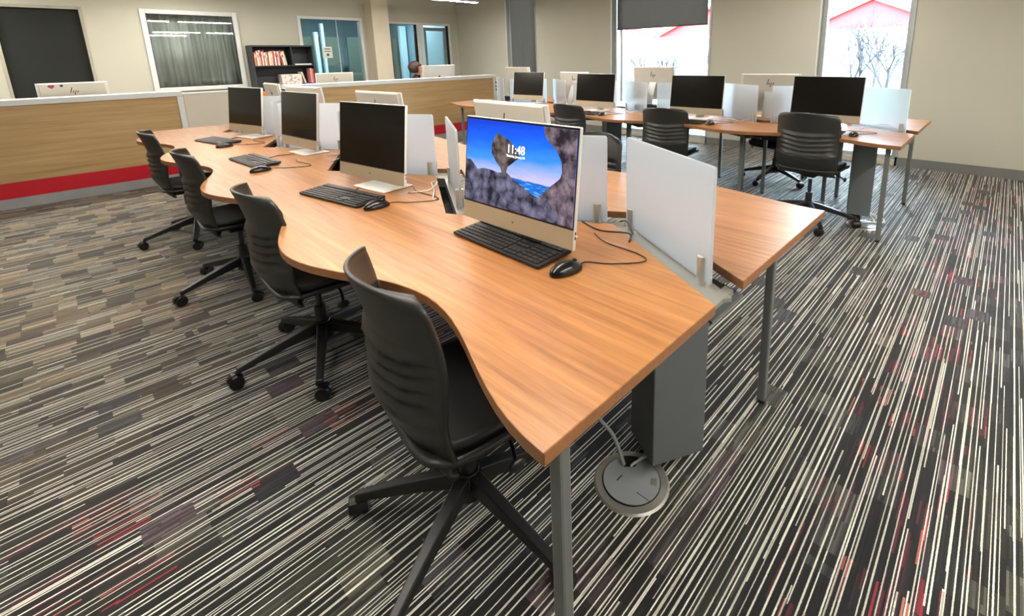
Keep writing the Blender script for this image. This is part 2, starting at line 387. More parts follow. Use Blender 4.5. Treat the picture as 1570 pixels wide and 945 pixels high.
# interior windows in the back wall
def int_frame(bm, x0, x1, z0, z1, f, y0=YB - 0.03, y1=YB + 0.10):
    box(bm, x0, x0 + f, y0, y1, z0, z1); box(bm, x1 - f, x1, y0, y1, z0, z1); box(bm, x0 + f, x1 - f, y0, y1, z0, z0 + f); box(bm, x0 + f, x1 - f, y0, y1, z1 - f, z1)
def win_root(n, label):
    w = bpy.data.objects.new('window_%d' % n, None); COL.objects.link(w); w['kind'] = 'structure'; w['label'] = label; return w
w = win_root(4, 'window opening with beige jambs greyed for shade, filled by a dark blackout blind')
bm = newbm(); box(bm, 0.49, 0.52, YB - 0.012, YB + 0.15, 0.55, 2.15); box(bm, -0.32, -0.29, YB - 0.012, YB + 0.15, 0.55, 2.15); box(bm, -0.29, 0.49, YB - 0.012, YB + 0.15, 2.11, 2.15)
obj('window_frame', bm, plain('shaded_jamb', (158, 154, 140), 0.7), w, bevel=0.003)  # wall colour greyed, so the jambs' shade sits in the colour
w = win_root(5, 'white framed interior window with pleated curtain behind the glass')
bm = newbm(); int_frame(bm, 1.12, 2.34, 0.93, 2.16, 0.065); obj('window_frame', bm, M['frame_white'], w, bevel=0.004)
bm = newbm(); int_frame(bm, 1.185, 2.275, 0.995, 2.095, 0.012, YB + 0.01, YB + 0.03); obj('gasket', bm, M['bezel'], w)
obj('pane', B(1.19, 2.27, YB + 0.015, YB + 0.021, 1.0, 2.09), M['glass'], w)
w = win_root(6, 'interior window with teal glass and a paper sign')
bm = newbm(); int_frame(bm, 3.26, 4.44, 0.29, 2.16, 0.05); obj('window_frame', bm, M['frame_white'], w, bevel=0.004)
obj('pane', B(3.31, 3.945, YB + 0.015, YB + 0.021, 0.34, 2.11), M['glass_teal'], w)
obj('pane', B(3.957, 4.39, YB + 0.015, YB + 0.021, 0.34, 2.11), M['glass_teal'], w)
obj('glazing_joint', B(3.945, 3.957, YB + 0.012, YB + 0.026, 0.34, 2.11), M['far_white'], w)
w = win_root(7, 'teal glass sidelight beside the aluminium door')
bm = newbm(); int_frame(bm, 4.85, 5.66, 0.0, 2.12, 0.04); obj('window_frame', bm, M['frame_white'], w, bevel=0.004)
bm = newbm(); box(bm, 5.58, 5.62, YB - 0.015, YB + 0.04, 0.04, 2.08); obj('mullion', bm, M['bezel'], w)
obj('pane', B(4.89, 5.58, YB + 0.015, YB + 0.021, 0.04, 2.08), M['glass_teal'], w)
d = bpy.data.objects.new('door_1', None); COL.objects.link(d); d['kind'] = 'structure'; d['label'] = 'glazed aluminium door at the right end of the back wall'
bm = newbm(); int_frame(bm, 5.66, 6.47, 0.0, 2.12, 0.045); obj('door_frame', bm, M['frame_white'], d, bevel=0.004)
bm = newbm(); int_frame(bm, 5.80, 6.38, 0.03, 2.03, 0.07, YB + 0.02, YB + 0.06); obj('door_leaf', bm, M['door_grey'], d, bevel=0.003)
obj('pane', B(5.87, 6.31, YB + 0.035, YB + 0.041, 0.10, 1.96), M['glass_teal'], d)
obj('side_rail', B(5.705, 5.80, YB + 0.0, YB + 0.05, 0.0, 2.075), M['far_white'], d)
obj('hinge_strip', B(6.38, 6.425, YB + 0.0, YB + 0.06, 0.0, 2.075), M['bezel'], d)

# rooms behind the back wall
struct('wall_far', B(XL, XW, 13.4, 13.5, 0, ZC), M['far_upper'], label='blue grey wall of the room beyond the interior glass')
struct('wall_beyond', B(XW, XW + WT, YB + WT, 13.5, 0, ZC), M['far_upper'])
struct('wall_partition', B(2.75, 2.83, YB + WT, 13.4, 0, ZC), M['far_upper'])
bm = newbm(); box(bm, 2.85, 4.95, 12.0, 12.05, 0.02, 1.90); obj_ = tag(obj('screen_partition', bm, M['far_dark'], bevel=0.004), 'dark green partition screen in the room beyond the glass, left of the column', 'partition')
bm = newbm(); box(bm, 5.12, 6.42, 12.0, 12.05, 0.02, 1.90); tag(obj('screen_partition', bm, M['far_dark'], bevel=0.004), 'dark green partition screen in the room beyond the glass, right of the column', 'partition')
for (x0, x1, z1, lb) in ((4.34, 4.42, 2.0, 'pale upright post left in the room beyond the teal window'), (4.50, 4.56, 2.2, 'pale slim upright post next to the wider one beyond the teal window'), (6.45, 6.62, 2.2, 'pale upright post beyond the sidelight glass')):
    bm = newbm(); box(bm, x0, x1, 11.86, 11.96, 0, z1); box(bm, x0 - 0.03, x1 + 0.03, 11.83, 11.98, 0, 0.03); tag(obj('screen_post', bm, M['far_white'], bevel=0.004), lb, 'post')
# curtain behind window 5
bm = newbm(); n = 160
g = []
for i in range(n + 1):
    x = 1.02 + 1.42 * i / n; ph = i * 0.62 + 1.6 * math.sin(i * 0.11)
    y = YB + 0.24 + 0.028 * math.sin(ph) + 0.012 * math.sin(ph * 0.37)
    g.append((bm.verts.new((x + 0.01 * math.sin(i), y + 0.01, 0.75)), bm.verts.new((x, y, 2.28))))
for i in range(n): bm.faces.new((g[i][0], g[i + 1][0], g[i + 1][1], g[i][1]))
o = obj('curtain', bm, M['curtain'], smooth=True); s = o.modifiers.new('s', 'SOLIDIFY'); s.thickness = 0.002
tag(o, 'grey green pleated curtain hanging behind the white framed interior window', 'curtain')
bm = newbm(); cyl(bm, (1.0, YB + 0.24, 2.29), (2.46, YB + 0.24, 2.29), 0.012); tag(obj('curtain_rod', bm, M['steel']), 'metal rod carrying the grey green curtain', 'curtain rod')
bm = newbm(); box(bm, -0.289, 0.489, YB + 0.06, YB + 0.068, 0.56, 2.109); tag(obj('blackout_blind', bm, M['blind_dark']), 'dark blackout blind filling the left opening of the back wall', 'blind')

# ------------------------------------------------------------------ light fixtures
def fixture(x0, x1, y, label, z=2.35, mat='light'):
    t = thing('linear_pendant_light', label, 'light', ((x0 + x1) / 2, y, z), 0, 'linear ceiling lights'); L = (x1 - x0) / 2
    bm = newbm(); box(bm, -L, L, -0.04, 0.04, 0.006, 0.075); obj('housing', bm, M['frame_white'], t, bevel=0.004)
    bm = newbm(); box(bm, -L + 0.02, L - 0.02, -0.033, 0.033, 0.0, 0.0055); obj('diffuser', bm, M[mat], t)
    for s in (-0.8, 0.8): bm = newbm(); cyl(bm, (s * L, 0, 0.075), (s * L, 0, ZC - z), 0.0025, n=6); obj('hanging_wire', bm, M['steel'], t)
    return t
fixture(4.44, 5.69, 7.5, 'white linear pendant light hanging near the far corner, its end visible at the top')
fid = 0
rows = {8.8: [(-1.5, -0.25), (1.1, 1.8)], 7.5: [(3.07, 4.32), (1.70, 2.95), (0.33, 1.58), (-1.04, 0.21)], 4.1: [(-0.32, 0.93), (1.05, 2.30), (2.45, 3.70), (3.85, 5.10)],  # row along the back wall is out of view, added to brighten that wall
        1.45: [(-0.95, 0.30), (0.42, 1.67), (4.7, 5.95)], -1.1: [(-0.1, 1.15), (1.25, 2.5), (2.6, 3.85), (4.0, 5.25)], -3.4: [(0.2, 1.45), (2.6, 3.85)]}  # row over the near bench ends is added to brighten the desktops
rn = {8.8: 'added fill row along the back wall', 7.5: 'far row over the reception counters', 4.1: 'middle row over the benches', 1.45: 'added fill row above the near ends of the benches', -1.1: 'row behind the camera', -3.4: 'hindmost row behind the camera'}
pn = ['first', 'second', 'third', 'fourth']
for y, segs in rows.items():
    for i, (a, b) in enumerate(segs): fixture(a, b, y, 'white linear pendant light, %s in the %s' % (pn[i], rn[y]))
# unseen lamps added to brighten the rooms behind the wall and the curtain
fixture(3.4, 4.9, 11.0, 'added fill light in the room beyond the teal glass', z=2.45, mat='light_fill'); fixture(5.2, 6.4, 11.0, 'added fill light in the corridor beyond the door', z=2.45, mat='light_fill')
fixture(0.9, 2.4, 10.6, 'added fill light in the room behind the curtain', z=2.55)

# ------------------------------------------------------------------ reception counters
def counter(x0, x1, label, posts):
    t = thing('reception_counter', label, 'counter', ((x0 + x1) / 2, 7.02, 0)); h = (x1 - x0) / 2; D = 0.10
    obj('front_panel', B(-h + 0.05, h - 0.05, 0.0, D, 0.255, 0.99), M['oak'], t)
    obj('red_band', B(-h + 0.05, h - 0.05, 0.0, D, 0.10, 0.2545), M['red'], t)
    obj('toe_kick', B(-h, h, -0.004, D, 0.0, 0.0995), M['kick'], t)
    obj('top_ledge', B(-h, h, -0.02, 0.24, 0.9905, 1.045), M['laminate_white'], t, bevel=0.003)
    bm = newbm(); box(bm, h - 0.0495, h, -0.012, D, 0.10, 0.99)
    if posts > 1: box(bm, -h, -h + 0.0495, -0.012, D, 0.10, 0.99)
    obj('end_trim', bm, M['laminate_white'], t, bevel=0.002)
    obj('inner_worktop', B(-h + 0.05, h - 0.05, D, 0.78, 0.70, 0.73), M['laminate_white'], t, bevel=0.002)
    bm = newbm()
    for s in (-1, 1): box(bm, s * (h - 0.3) - 0.02, s * (h - 0.3) + 0.02, 0.15, 0.74, 0.0, 0.70)
    obj('support', bm, M['kick'], t)
    return t
counter(-3.6, 1.045, 'long oak fronted reception counter with red band at the left', 1)
c2 = counter(2.15, 5.62, 'oak fronted reception counter with white ledge in front of the seated person', 2)
bm = newbm(); box(bm, 1.06, 1.50, 7.04, 7.075, 0.08, 1.0); g_ = thing('swing_gate', 'beige swing gate at the right end of the long oak counter', 'gate')
obj('gate_panel', bm, M['gate'], g_, bevel=0.003)
bm = newbm(); box(bm, 1.06, 1.50, 7.03, 7.085, 1.0, 1.02); obj('gate_cap', bm, M['laminate_white'], g_, bevel=0.002)
bm = newbm(); box(bm, 1.50, 1.54, 7.035, 7.08, 0.0, 1.02); obj('gate_post', bm, M['laminate_white'], g_, bevel=0.002)
t = thing('end_panel', 'pale panel with dark wall sockets at the right end of the far counter', 'panel')
obj('panel', B(5.64, 5.80, 7.10, 7.60, 0.0, 0.99), plain('pink_beige_laminate', (222, 206, 190), 0.5), t, bevel=0.003)
for z in (0.90, 0.83, 0.77): obj('socket', B(5.69, 5.73, 7.09, 7.10, z - 0.018, z + 0.018), M['bezel'], t)

# ------------------------------------------------------------------ benches
PER, TIPX = 1.217, 0.439
def xn(Y): return TIPX + 0.078 * (1 - math.cos(2 * PI * Y / PER))
SPH = 0.045
def xs(Y):
    t = ((Y + SPH) / PER) % 1; return 1.09 + 0.335 * (2 * t if t < 0.5 else 2 - 2 * t)
def xf(Y): return 2.02 + 0.04 * (1 - math.cos(2 * PI * Y / PER))
LEN = PER * 4.5
def bench(ox, oy, first, trunk, label):
    t = thing('workbench', label, 'desk', (ox, oy, 0))
    N = 108; ys = [LEN * i / N for i in range(N + 1)]
    zig = [0.0] + [PER * 0.5 * k - SPH for k in range(1, 10)] + [LEN]
    def slab(name, pts):
        bm = newbm(); prism(bm, pts, 0.702, 0.73); bm.faces.ensure_lookup_table()
        for f in bm.faces:
            f.material_index = 0 if abs(f.normal.z) > 0.5 or f.calc_area() > 0.5 else 1
        return obj(name, bm, [M['desk'], M['edge']], t, bevel=0.0025)
    slab('desktop', [(xn(y), y) for y in ys] + [(xs(y) - 0.065, y) for y in zig[::-1]])
    slab('desktop', [(xf(y), y) for y in ys][::-1] + [(xs(y) + 0.105, y) for y in zig])
    # beam under the spine
    for kk_, (a, b) in enumerate(zip(zig, zig[1:])):
        if b - a < 0.1: continue
        A = Vector((xs(a), a + (0.015 if a == 0 else 0), 0)); Bv = Vector((xs(b), b, 0)); d_ = (Bv - A).normalized(); nn = Vector((d_.y, -d_.x, 0))
        A = A + nn * 0.02; Bv = Bv + nn * 0.02
        bm = newbm()
        if kk_ == 0: A += d_ * 0.02; prism(bm, [(p.x, p.y) for p in (A + nn * 0.03, Bv + nn * 0.03, Bv - nn * 0.06, A - nn * 0.06)], 0.688, 0.70)
        else: prism(bm, [(p.x, p.y) for p in (A + nn * 0.03, Bv + nn * 0.03, Bv - nn * 0.03, A - nn * 0.03)], 0.65, 0.70)
        obj('support_beam', bm, M['alu'], t)
    bm = newbm()
    for a, b in zip(zig[1:], zig[2:]):
        A = Vector((xs(a), a + (0.03 if a == 0 else 0), 0)); Bv = Vector((xs(b), b - (0.03 if b == zig[-1] else 0), 0)); d_ = (Bv - A).normalized(); nn = Vector((d_.y, -d_.x, 0))
        q = [A + nn * 0.12, Bv + nn * 0.12, Bv - nn * 0.12, A - nn * 0.12]; prism(bm, [(p.x, p.y) for p in q], 0.58, 0.59)
        for s in (-1, 1):
            q = [A + nn * 0.12 * s, Bv + nn * 0.12 * s, Bv + nn * 0.115 * s, A + nn * 0.115 * s]; prism(bm, [(p.x, p.y) for p in q], 0.59, 0.66)
    obj('cable_tray', bm, M['tray'], t)
    bm = newbm(); prism(bm, [(1.005, 0.022), (1.21, 0.022), (1.22, 0.052), (1.015, 0.052)], 0.685, 0.7015); obj('end_bracket', bm, M['alu'], t, bevel=0.002)
    bm = newbm(); prism(bm, [(1.10, 0.03), (1.30, 0.03), (1.34, 0.14), (1.14, 0.14)], 0.640, 0.648); obj('cover_plate', bm, M['trunk'], t)
    # legs
    spots = [first, (1.70, 0.085), (1.28, 0.64), (1.58, 0.60), (1.27, 1.18), (1.29, 1.40), (1.60, 1.78)]
    for k in (1, 2, 3, 4): spots += [(0.80, PER * k)]
    for k in (3, 4): spots += [(1.62, PER * (k - 0.5))]
    spots += [(0.75, LEN - 0.10), (1.75, LEN - 0.10)]
    for (x, y) in spots:
        bm = newbm(); box(bm, x - 0.0155, x + 0.0155, y - 0.0155, y + 0.0155, 0.012, 0.70)
        l_ = obj('leg', bm, M['leg'], t, bevel=0.006)
        bm = newbm(); cyl(bm, (x, y, 0), (x, y, 0.012), 0.015); obj('foot', bm, M['nylon'], l_)
    # cable trunks
    for (bx_, by_, sgn) in (trunk, (1.28, PER * 2.5, 1), (1.28, PER * 4.0, -1)):
        ang = math.radians(29) * sgn
        c, s_ = math.cos(-ang), math.sin(-ang)
        def rp(x, y): return (bx_ + x * c - y * s_, by_ + x * s_ + y * c)
        bm = newbm(); prism(bm, [rp(-0.095, -0.08), rp(0.095, -0.08), rp(0.095, 0.08), rp(-0.095, 0.08)], 0.055, 0.684)
        tr = obj('cable_trunk', bm, M['trunk'], t, bevel=0.004)
        bm = newbm(); prism(bm, [rp(-0.06, -0.02), rp(0.06, -0.02), rp(0.06, 0.07), rp(-0.06, 0.07)], 0.0, 0.055); obj('trunk_foot', bm, M['tray'], tr)
    return t
NB = (0.0, 0.474); FB = (3.293, 0.466)
bench(*NB, (0.53, 0.055), (1.23, 0.235, 1), 'long wavy edged cherry wood bench in the foreground with lit computer on it')
bench(*FB, (0.565, 0.085), (1.035, 0.31, -0.45), 'long wavy edged cherry wood bench near the windows')

# frosted dividers
def divider_proto():
    t = thing('desk_divider', 'x', 'divider'); L, zb, zt, r = 0.62, 0.71, 1.055, 0.012
    bm = newbm(); pts = [(-L / 2, zb), (L / 2, zb)]
    for k in range(5): a = PI / 2 * k / 4; pts.append((L / 2 - r + r * math.cos(a), zt - r + r * math.sin(a)))
    for k in range(5): a = PI / 2 + PI / 2 * k / 4; pts.append((-L / 2 + r + r * math.cos(a), zt - r + r * math.sin(a)))
    A = [bm.verts.new((x, -0.005, z)) for x, z in pts]; Bq = [bm.verts.new((x, 0.005, z)) for x, z in pts]
    bm.faces.new(A); bm.faces.new(Bq[::-1])
    for i in range(len(pts)): bm.faces.new((A[i], A[(i + 1) % len(pts)], Bq[(i + 1) % len(pts)], Bq[i]))
    obj('panel', bm, M['frost'], t)
    for s in (-1, 1):
        bm = newbm(); x = s * (L / 2 - 0.045)
        cyl(bm, (x, 0.0, 0.68), (x, 0.0, 0.785), 0.018, n=20)
        o = obj('clamp', bm, M['steel'], t, bevel=0.002)
    return t
dproto = divider_proto(); k_ = 0
names_near = ['frosted divider at the near open end of the foreground bench', 'frosted divider right behind the lit computer', 'frosted divider seen edge on just right of the second dark screen',
              'frosted divider behind the second dark screen of the foreground bench', 'frosted divider seen edge on between the second and third dark screens', 'frosted divider behind the third dark screen of the foreground bench',
              'frosted divider seen edge on between the two farthest screens of the foreground bench', 'frosted divider behind the farthest dark screen of the foreground bench', 'farthest frosted divider of the foreground bench']
names_far = ['frosted divider at the right open end of the window bench', 'frosted divider behind the rightmost dark screen of the window bench', 'frosted divider right of the second dark screen of the window bench',
             'frosted divider behind the second dark screen of the window bench', 'frosted divider in front of the green lawn view on the window bench', 'frosted divider behind the third dark screen of the window bench',
             'frosted divider left of the third dark screen of the window bench', 'frosted divider behind the farthest dark screen of the window bench', 'farthest frosted divider of the window bench']
for (ox, oy), names in ((NB, names_near), (FB, names_far)):
    for k in range(9):
        a = PER * 0.5 * k - SPH; b = a + PER * 0.5
        if k == 0: a = 0.0
        A = Vector((ox + xs(a) + 0.02, oy + a)); Bv = Vector((ox + xs(b) + 0.02, oy + b)); c = (A + Bv) / 2
        c = A + (Bv - A) * (0.56 if k == 0 else 0.5)
        ang = math.atan2(Bv.y - A.y, Bv.x - A.x)
        if k_ == 0: dproto.location = (c.x, c.y, 0); dproto.rotation_euler.z = ang; tag(dproto, names[k], 'divider', 'frosted dividers on the foreground bench'); dd = dproto
        else: dd = dup(dproto, (c.x, c.y, 0), ang, names[k], 'frosted dividers on the foreground bench' if names is names_near else 'frosted dividers on the window bench')
        if k == 0: dd.scale = (0.545 / 0.62, 1.0, 1.0)
        k_ += 1

# ------------------------------------------------------------------ all-in-one computers
TILT = math.atan2(0.046, 0.372)
def hp_logo(s):
    """four slanted strokes, seen from +x side; u runs to the right as seen from there"""
    bm = newbm()
    for (u, z0, z1) in ((-1.2, -0.5, 2.2), (-0.35, -0.5, 0.6), (0.5, -1.5, 0.6), (1.35, -0.5, 0.6)):
        w = 0.17; sh = 0.30
        q = [(u - w + sh * z0, z0), (u + w + sh * z0, z0), (u + w + sh * z1, z1), (u - w + sh * z1, z1)]
        a = [bm.verts.new((0.0, y * s, z * s)) for y, z in q]; b = [bm.verts.new((0.0012, y * s, z * s)) for y, z in q]
        bm.faces.new(a); bm.faces.new(b[::-1])
        for i in range(4): bm.faces.new((a[i], a[(i + 1) % 4], b[(i + 1) % 4], b[i]))
    return bm
def hinge(o): o.rotation_euler = (0, TILT, 0); o.location = (0, 0, 0.0486); return o
def computer(label, apple=False, px0=-0.02, px1=0.15, scrmat=None, S=1.0, body=None):
    t = thing('desktop_computer', label, 'computer'); w = 0.27 * S; H = 0.375 * S; bz = 0.007
    shell = newbm(); box(shell, 0.0, 0.013, -w, w, 0, H); hs = hinge(obj('display_shell', shell, body or M['mon_white'], t, bevel=0.003))
    hinge(obj('rear_cover', B(0.0131, 0.028, -w + 0.02, w - 0.02, 0.02, H - 0.004), body or M['mon_back'], t, bevel=0.006))
    hinge(obj('bezel', B(-0.0016, 0.0, -w + 0.003, w - 0.003, 0.064 * S, H - 0.003), M['bezel'], t))
    hinge(obj('screen', B(-0.0022, -0.0016, -w + bz, w - bz, 0.070 * S, H - bz - 0.002), scrmat or M['screen'], t))
    hinge(obj('chin', B(-0.0016, 0.0, -w + 0.003, w - 0.003, 0.003, 0.0635 * S), M['chin'] if not apple else M['mon_white'], t))
    # stand
    bm = newbm(); box(bm, px0, px1, -0.13, 0.13, 0.0, 0.007); obj('stand_base', bm, M['plate'], t, bevel=0.003)
    bm = newbm(); n = 8; L = []
    for i in range(n + 1):
        q = i / n; x = 0.135 - 0.085 * q ** 1.4; z = 0.007 + 0.24 * q; L.append((x, z))
    for hw in (0.045,):
        A = [bm.verts.new((x - 0.004, -hw, z)) for x, z in L]; Bv = [bm.verts.new((x - 0.004, hw, z)) for x, z in L]
        C_ = [bm.verts.new((x + 0.006, -hw, z)) for x, z in L]; D_ = [bm.verts.new((x + 0.006, hw, z)) for x, z in L]
        for i in range(n):
            bm.faces.new((A[i], Bv[i], Bv[i + 1], A[i + 1])); bm.faces.new((C_[i], C_[i + 1], D_[i + 1], D_[i])); bm.faces.new((A[i], A[i + 1], C_[i + 1], C_[i])); bm.faces.new((Bv[i], D_[i], D_[i + 1], Bv[i + 1]))
        bm.faces.new((A[0], C_[0], D_[0], Bv[0])); bm.faces.new((A[n], Bv[n], D_[n], C_[n]))
    obj('stand_neck', bm, M['frame_white'], t, smooth=False)
    if not apple:
        bm = hp_logo(0.021); bmesh.ops.transform(bm, matrix=Matrix.Translation((0.028, 0, H - 0.095)), verts=bm.verts); hinge(obj('logo', bm, M['logo'], t))
        bm = hp_logo(0.0022)
        bmesh.ops.transform(bm, matrix=Matrix.Translation((-0.0015, 0, 0.032)) @ Matrix.Rotation(PI, 4, 'Z'), verts=bm.verts); hinge(obj('front_logo', bm, M['logo'], t))
        bm = newbm()
        for z in (0.035, 0.05): box(bm, 0.004, 0.009, -w - 0.0006, -w + 0.001, z, z + 0.009)
        hinge(obj('side_port', bm, M['bezel'], t))
    else:
        bm = newbm(); sphere(bm, (0.0275, 0, H * 0.55), 0.022, (0.08, 1, 1)); sphere(bm, (0.0275, 0.004, H * 0.55 + 0.03), 0.009, (0.2, 0.5, 1)); hinge(obj('logo', bm, M['bezel'], t, smooth=True))
    return t
def pu(u): return u / (u + (1 - u) * 0.8)
def lockscreen(comp):
    SW, SH, z0 = 0.526, 0.296, 0.070
    def flat(name, uv, depth, mat, par):
        bm = newbm(); P = [(-(0), SW / 2 - pu(u) * SW, z0 + v * SH) for u, v in uv]
        a = [bm.verts.new((-0.0022 - depth, y, z)) for _, y, z in P]; b = [bm.verts.new((-0.0022 - depth + 0.00015, y, z)) for _, y, z in P]
        from mathutils.geometry import tessellate_polygon
        for tri in tessellate_polygon([[Vector((y, z, 0)) for _, y, z in P]]): bm.faces.new([a[q] for q in tri]); bm.faces.new([b[q] for q in tri])
        for i in range(len(P)): bm.faces.new((a[i], a[(i + 1) % len(P)], b[(i + 1) % len(P)], b[i]))
        o = obj(name, bm, mat, par); o.location = (0, 0, 0); return o
    def em(name, build):
        k = NT(name); k.b.inputs['Base Color'].default_value = (0.005, 0.005, 0.005, 1); k.b.inputs['Roughness'].default_value = 0.2; k.b.inputs['Specular IOR Level'].default_value = 0.3
        k.l(build(k), k.b.inputs['Emission Color']); k.b.inputs['Emission Strength'].default_value = 0.95; return k.m
    def sky(k):
        sp = k.n('ShaderNodeSeparateXYZ'); k.l(k.coord(), sp.inputs[0])
        z = k.math('DIVIDE', k.math('SUBTRACT', sp.outputs[2], z0), SH)
        z = k.math('ADD', z, k.math('MULTIPLY', k.math('SUBTRACT', k.noise(k.coord(scale=(1, 3, 14)), 3, 3), 0.5), 0.14))
        z = k.math('ADD', z, k.math('MULTIPLY', sp.outputs[1], 0.2))
        return k.ramp(z, [(0.36, lin((150, 140, 196))), (0.48, lin((112, 128, 200))), (0.60, lin((40, 104, 205))), (0.80, lin((8, 72, 196))), (1.0, lin((4, 44, 150)))])
    def sea(k):
        v = k.noise(k.coord(scale=(1, 4, 40)), 6, 3); return k.ramp(v, [(0.35, lin((8, 60, 130))), (0.55, lin((18, 88, 160))), (0.75, lin((120, 160, 205)))])
    def rock(lo, hi):
        def f(k):
            n = k.noise(k.coord(), 22, 8, 0.7); v = k.n('ShaderNodeTexVoronoi'); v.inputs['Scale'].default_value = 26; k.l(k.coord(), v.inputs['Vector'])
            return k.ramp(k.math('SUBTRACT', k.math('ADD', n, 0.12), k.math('MULTIPLY', v.outputs['Distance'], 0.35)), [(0.30, lin(lo)), (0.75, lin(hi))])
        return f
    scr = [c for c in comp.children if c.name.startswith('screen')][0]
    scr.data = scr.data.copy(); scr.data.materials[0] = em('lock_screen_sky', sky)
    flat('wallpaper_sea', [(0.36, 0.385), (1, 0.37), (1, 0), (0.36, 0)], 0.0002, em('lock_screen_sea', sea), scr)
    flat('wallpaper_arch_rock', [(0.69, 1), (0.70, 0.913), (0.728, 0.858), (0.77, 0.81), (0.81, 0.774), (0.845, 0.70), (0.866, 0.648), (0.875, 0.55), (0.86, 0.48), (0.82, 0.43), (0.756, 0.356), (0.68, 0.24), (0.6, 0), (1, 0), (1, 1)], 0.0004, em('lock_screen_rock_right', rock((24, 20, 28), (120, 104, 114))), scr)
    flat('wallpaper_stack_rock', [(0.279, 0.872), (0.24, 0.79), (0.224, 0.716), (0.228, 0.62), (0.27, 0.53), (0.31, 0.47), (0.325, 0.42), (0.28, 0.40), (0.28, 0.3), (0.45, 0.3), (0.40, 0.40), (0.365, 0.43), (0.375, 0.49), (0.43, 0.56), (0.49, 0.635), (0.44, 0.72), (0.389, 0.795), (0.33, 0.83)], 0.0005, em('lock_screen_rock_stack', rock((18, 14, 14), (104, 92, 90))), scr)
    flat('wallpaper_ground_rock', [(0, 0.50), (0.04, 0.50), (0.08, 0.44), (0.105, 0.40), (0.16, 0.425), (0.224, 0.423), (0.334, 0.395), (0.389, 0.40), (0.46, 0.352), (0.53, 0.30), (0.59, 0.256), (0.68, 0.225), (0.76, 0.22), (0.84, 0.1), (0.9, 0), (0, 0)], 0.0006, em('lock_screen_rock_ground', rock((20, 20, 32), (100, 98, 120))), scr)
    wt = emit('lock_screen_text', (250, 252, 255), 1.6)
    for txt, size, uv in (('11:48', 0.040, (0.5, 0.70)), ('Thursday, January 16', 0.0105, (0.5, 0.625))):
        cu = bpy.data.curves.new('clock_text', 'FONT'); cu.body = txt; cu.size = size; cu.align_x = 'CENTER'; cu.align_y = 'CENTER'; cu.extrude = 0.0001; cu.offset = 0.0
        tmp = bpy.data.objects.new('tmp', cu); COL.objects.link(tmp); bpy.context.view_layer.update()
        me = bpy.data.meshes.new_from_object(tmp); bpy.data.objects.remove(tmp)
        o = bpy.data.objects.new('clock_digits' if size > 0.02 else 'date_text', me); COL.objects.link(o); me.materials.clear(); me.materials.append(wt)
        o.parent = scr; u, v = uv
        o.matrix_local = Matrix.Translation((-0.0032, SW / 2 - u * SW, z0 + v * SH)) @ Matrix(((0, 0, -1, 0), (-1, 0, 0, 0), (0, 1, 0, 0), (0, 0, 0, 1)))
DZ = 0.7305
c_main = computer('computer showing a blue lock screen with rocks and the time 11:48', px0=0.078, px1=0.19)
cproto = computer('x')
lockscreen(c_main); c_main.location = (0.979, 1.172, DZ); c_main.rotation_euler.z = math.radians(1.2)
comps = [(0.9997, 2.26, 7.6, 'dark screen computer next beyond the one with the lit screen', 1), (1.1056, 3.559, 4.5, 'third computer of the foreground bench, its dark screen between the second and the farthest', 1), (1.0743, 4.7145, 11.4, 'farthest dark screen computer on the near side of the foreground bench', 1),
         (4.3024, 1.0971, -1.5, 'rightmost dark screen computer on the window bench', 2), (4.1952, 2.2108, 3.1, 'second dark screen computer from the right on the window bench', 2),
         (4.2133, 3.4898, 3.1, 'third dark screen computer from the right on the window bench', 2), (4.4218, 4.8407, 5.8, 'farthest dark screen computer on the window bench', 2)]
G1 = {1: 'computers on the near side of the foreground bench', 2: 'computers on the near side of the window bench'}
c_main['group'] = G1[1]
for i, (x, y, a, lb, g) in enumerate(comps):
    if i == 0: c = cproto; c.location = (x, y, DZ); c.rotation_euler.z = math.radians(a); tag(c, lb, None, G1[g])
    else: c = dup(cproto, (x, y, DZ), math.radians(a), lb, G1[g])
backs = [(1.50, 1.72, -1, 0, 'computer back with dark logo strokes rising just behind the lit screen'), (1.52, 3.07, 5, 0, 'computer back rising behind the second dark screen'),
         (1.50, 4.35, 9, 0, 'computer back with white edge right behind the third dark screen'), (1.55, 5.33, -3, 0, 'farthest computer back on the foreground bench, just right of the farthest dark screen'),
         (4.80, 1.72, 12, 0, 'computer back with dark logo left of the rightmost dark screen of the window bench'), (4.78, 3.03, 2, 0.065, 'raised computer back with dark logo in front of the half lowered blind'),
         (4.75, 4.22, -5, 0, 'computer back left of the third dark screen of the window bench'), (4.80, 5.40, 0, 0.06, 'raised computer back in front of the narrow corner window')]
books_m = []
for (x, y, a, dz, lb) in backs:
    c = dup(cproto, (x, y, DZ + dz), math.radians(180 + a), lb, 'computers on the far side of a bench')
    if dz:
        bm = newbm(); box(bm, -0.13, 0.13, -0.15, 0.15, 0.0, dz - 0.0015)
        s_ = obj('monitor_riser', bm, M['kbd'], bevel=0.004, loc=(x - 0.065, y, 0.7303)); tag(s_, 'dark riser block under the ' + ('raised computer in front of the half lowered blind' if y < 4 else 'raised computer by the narrow corner window'), 'riser')
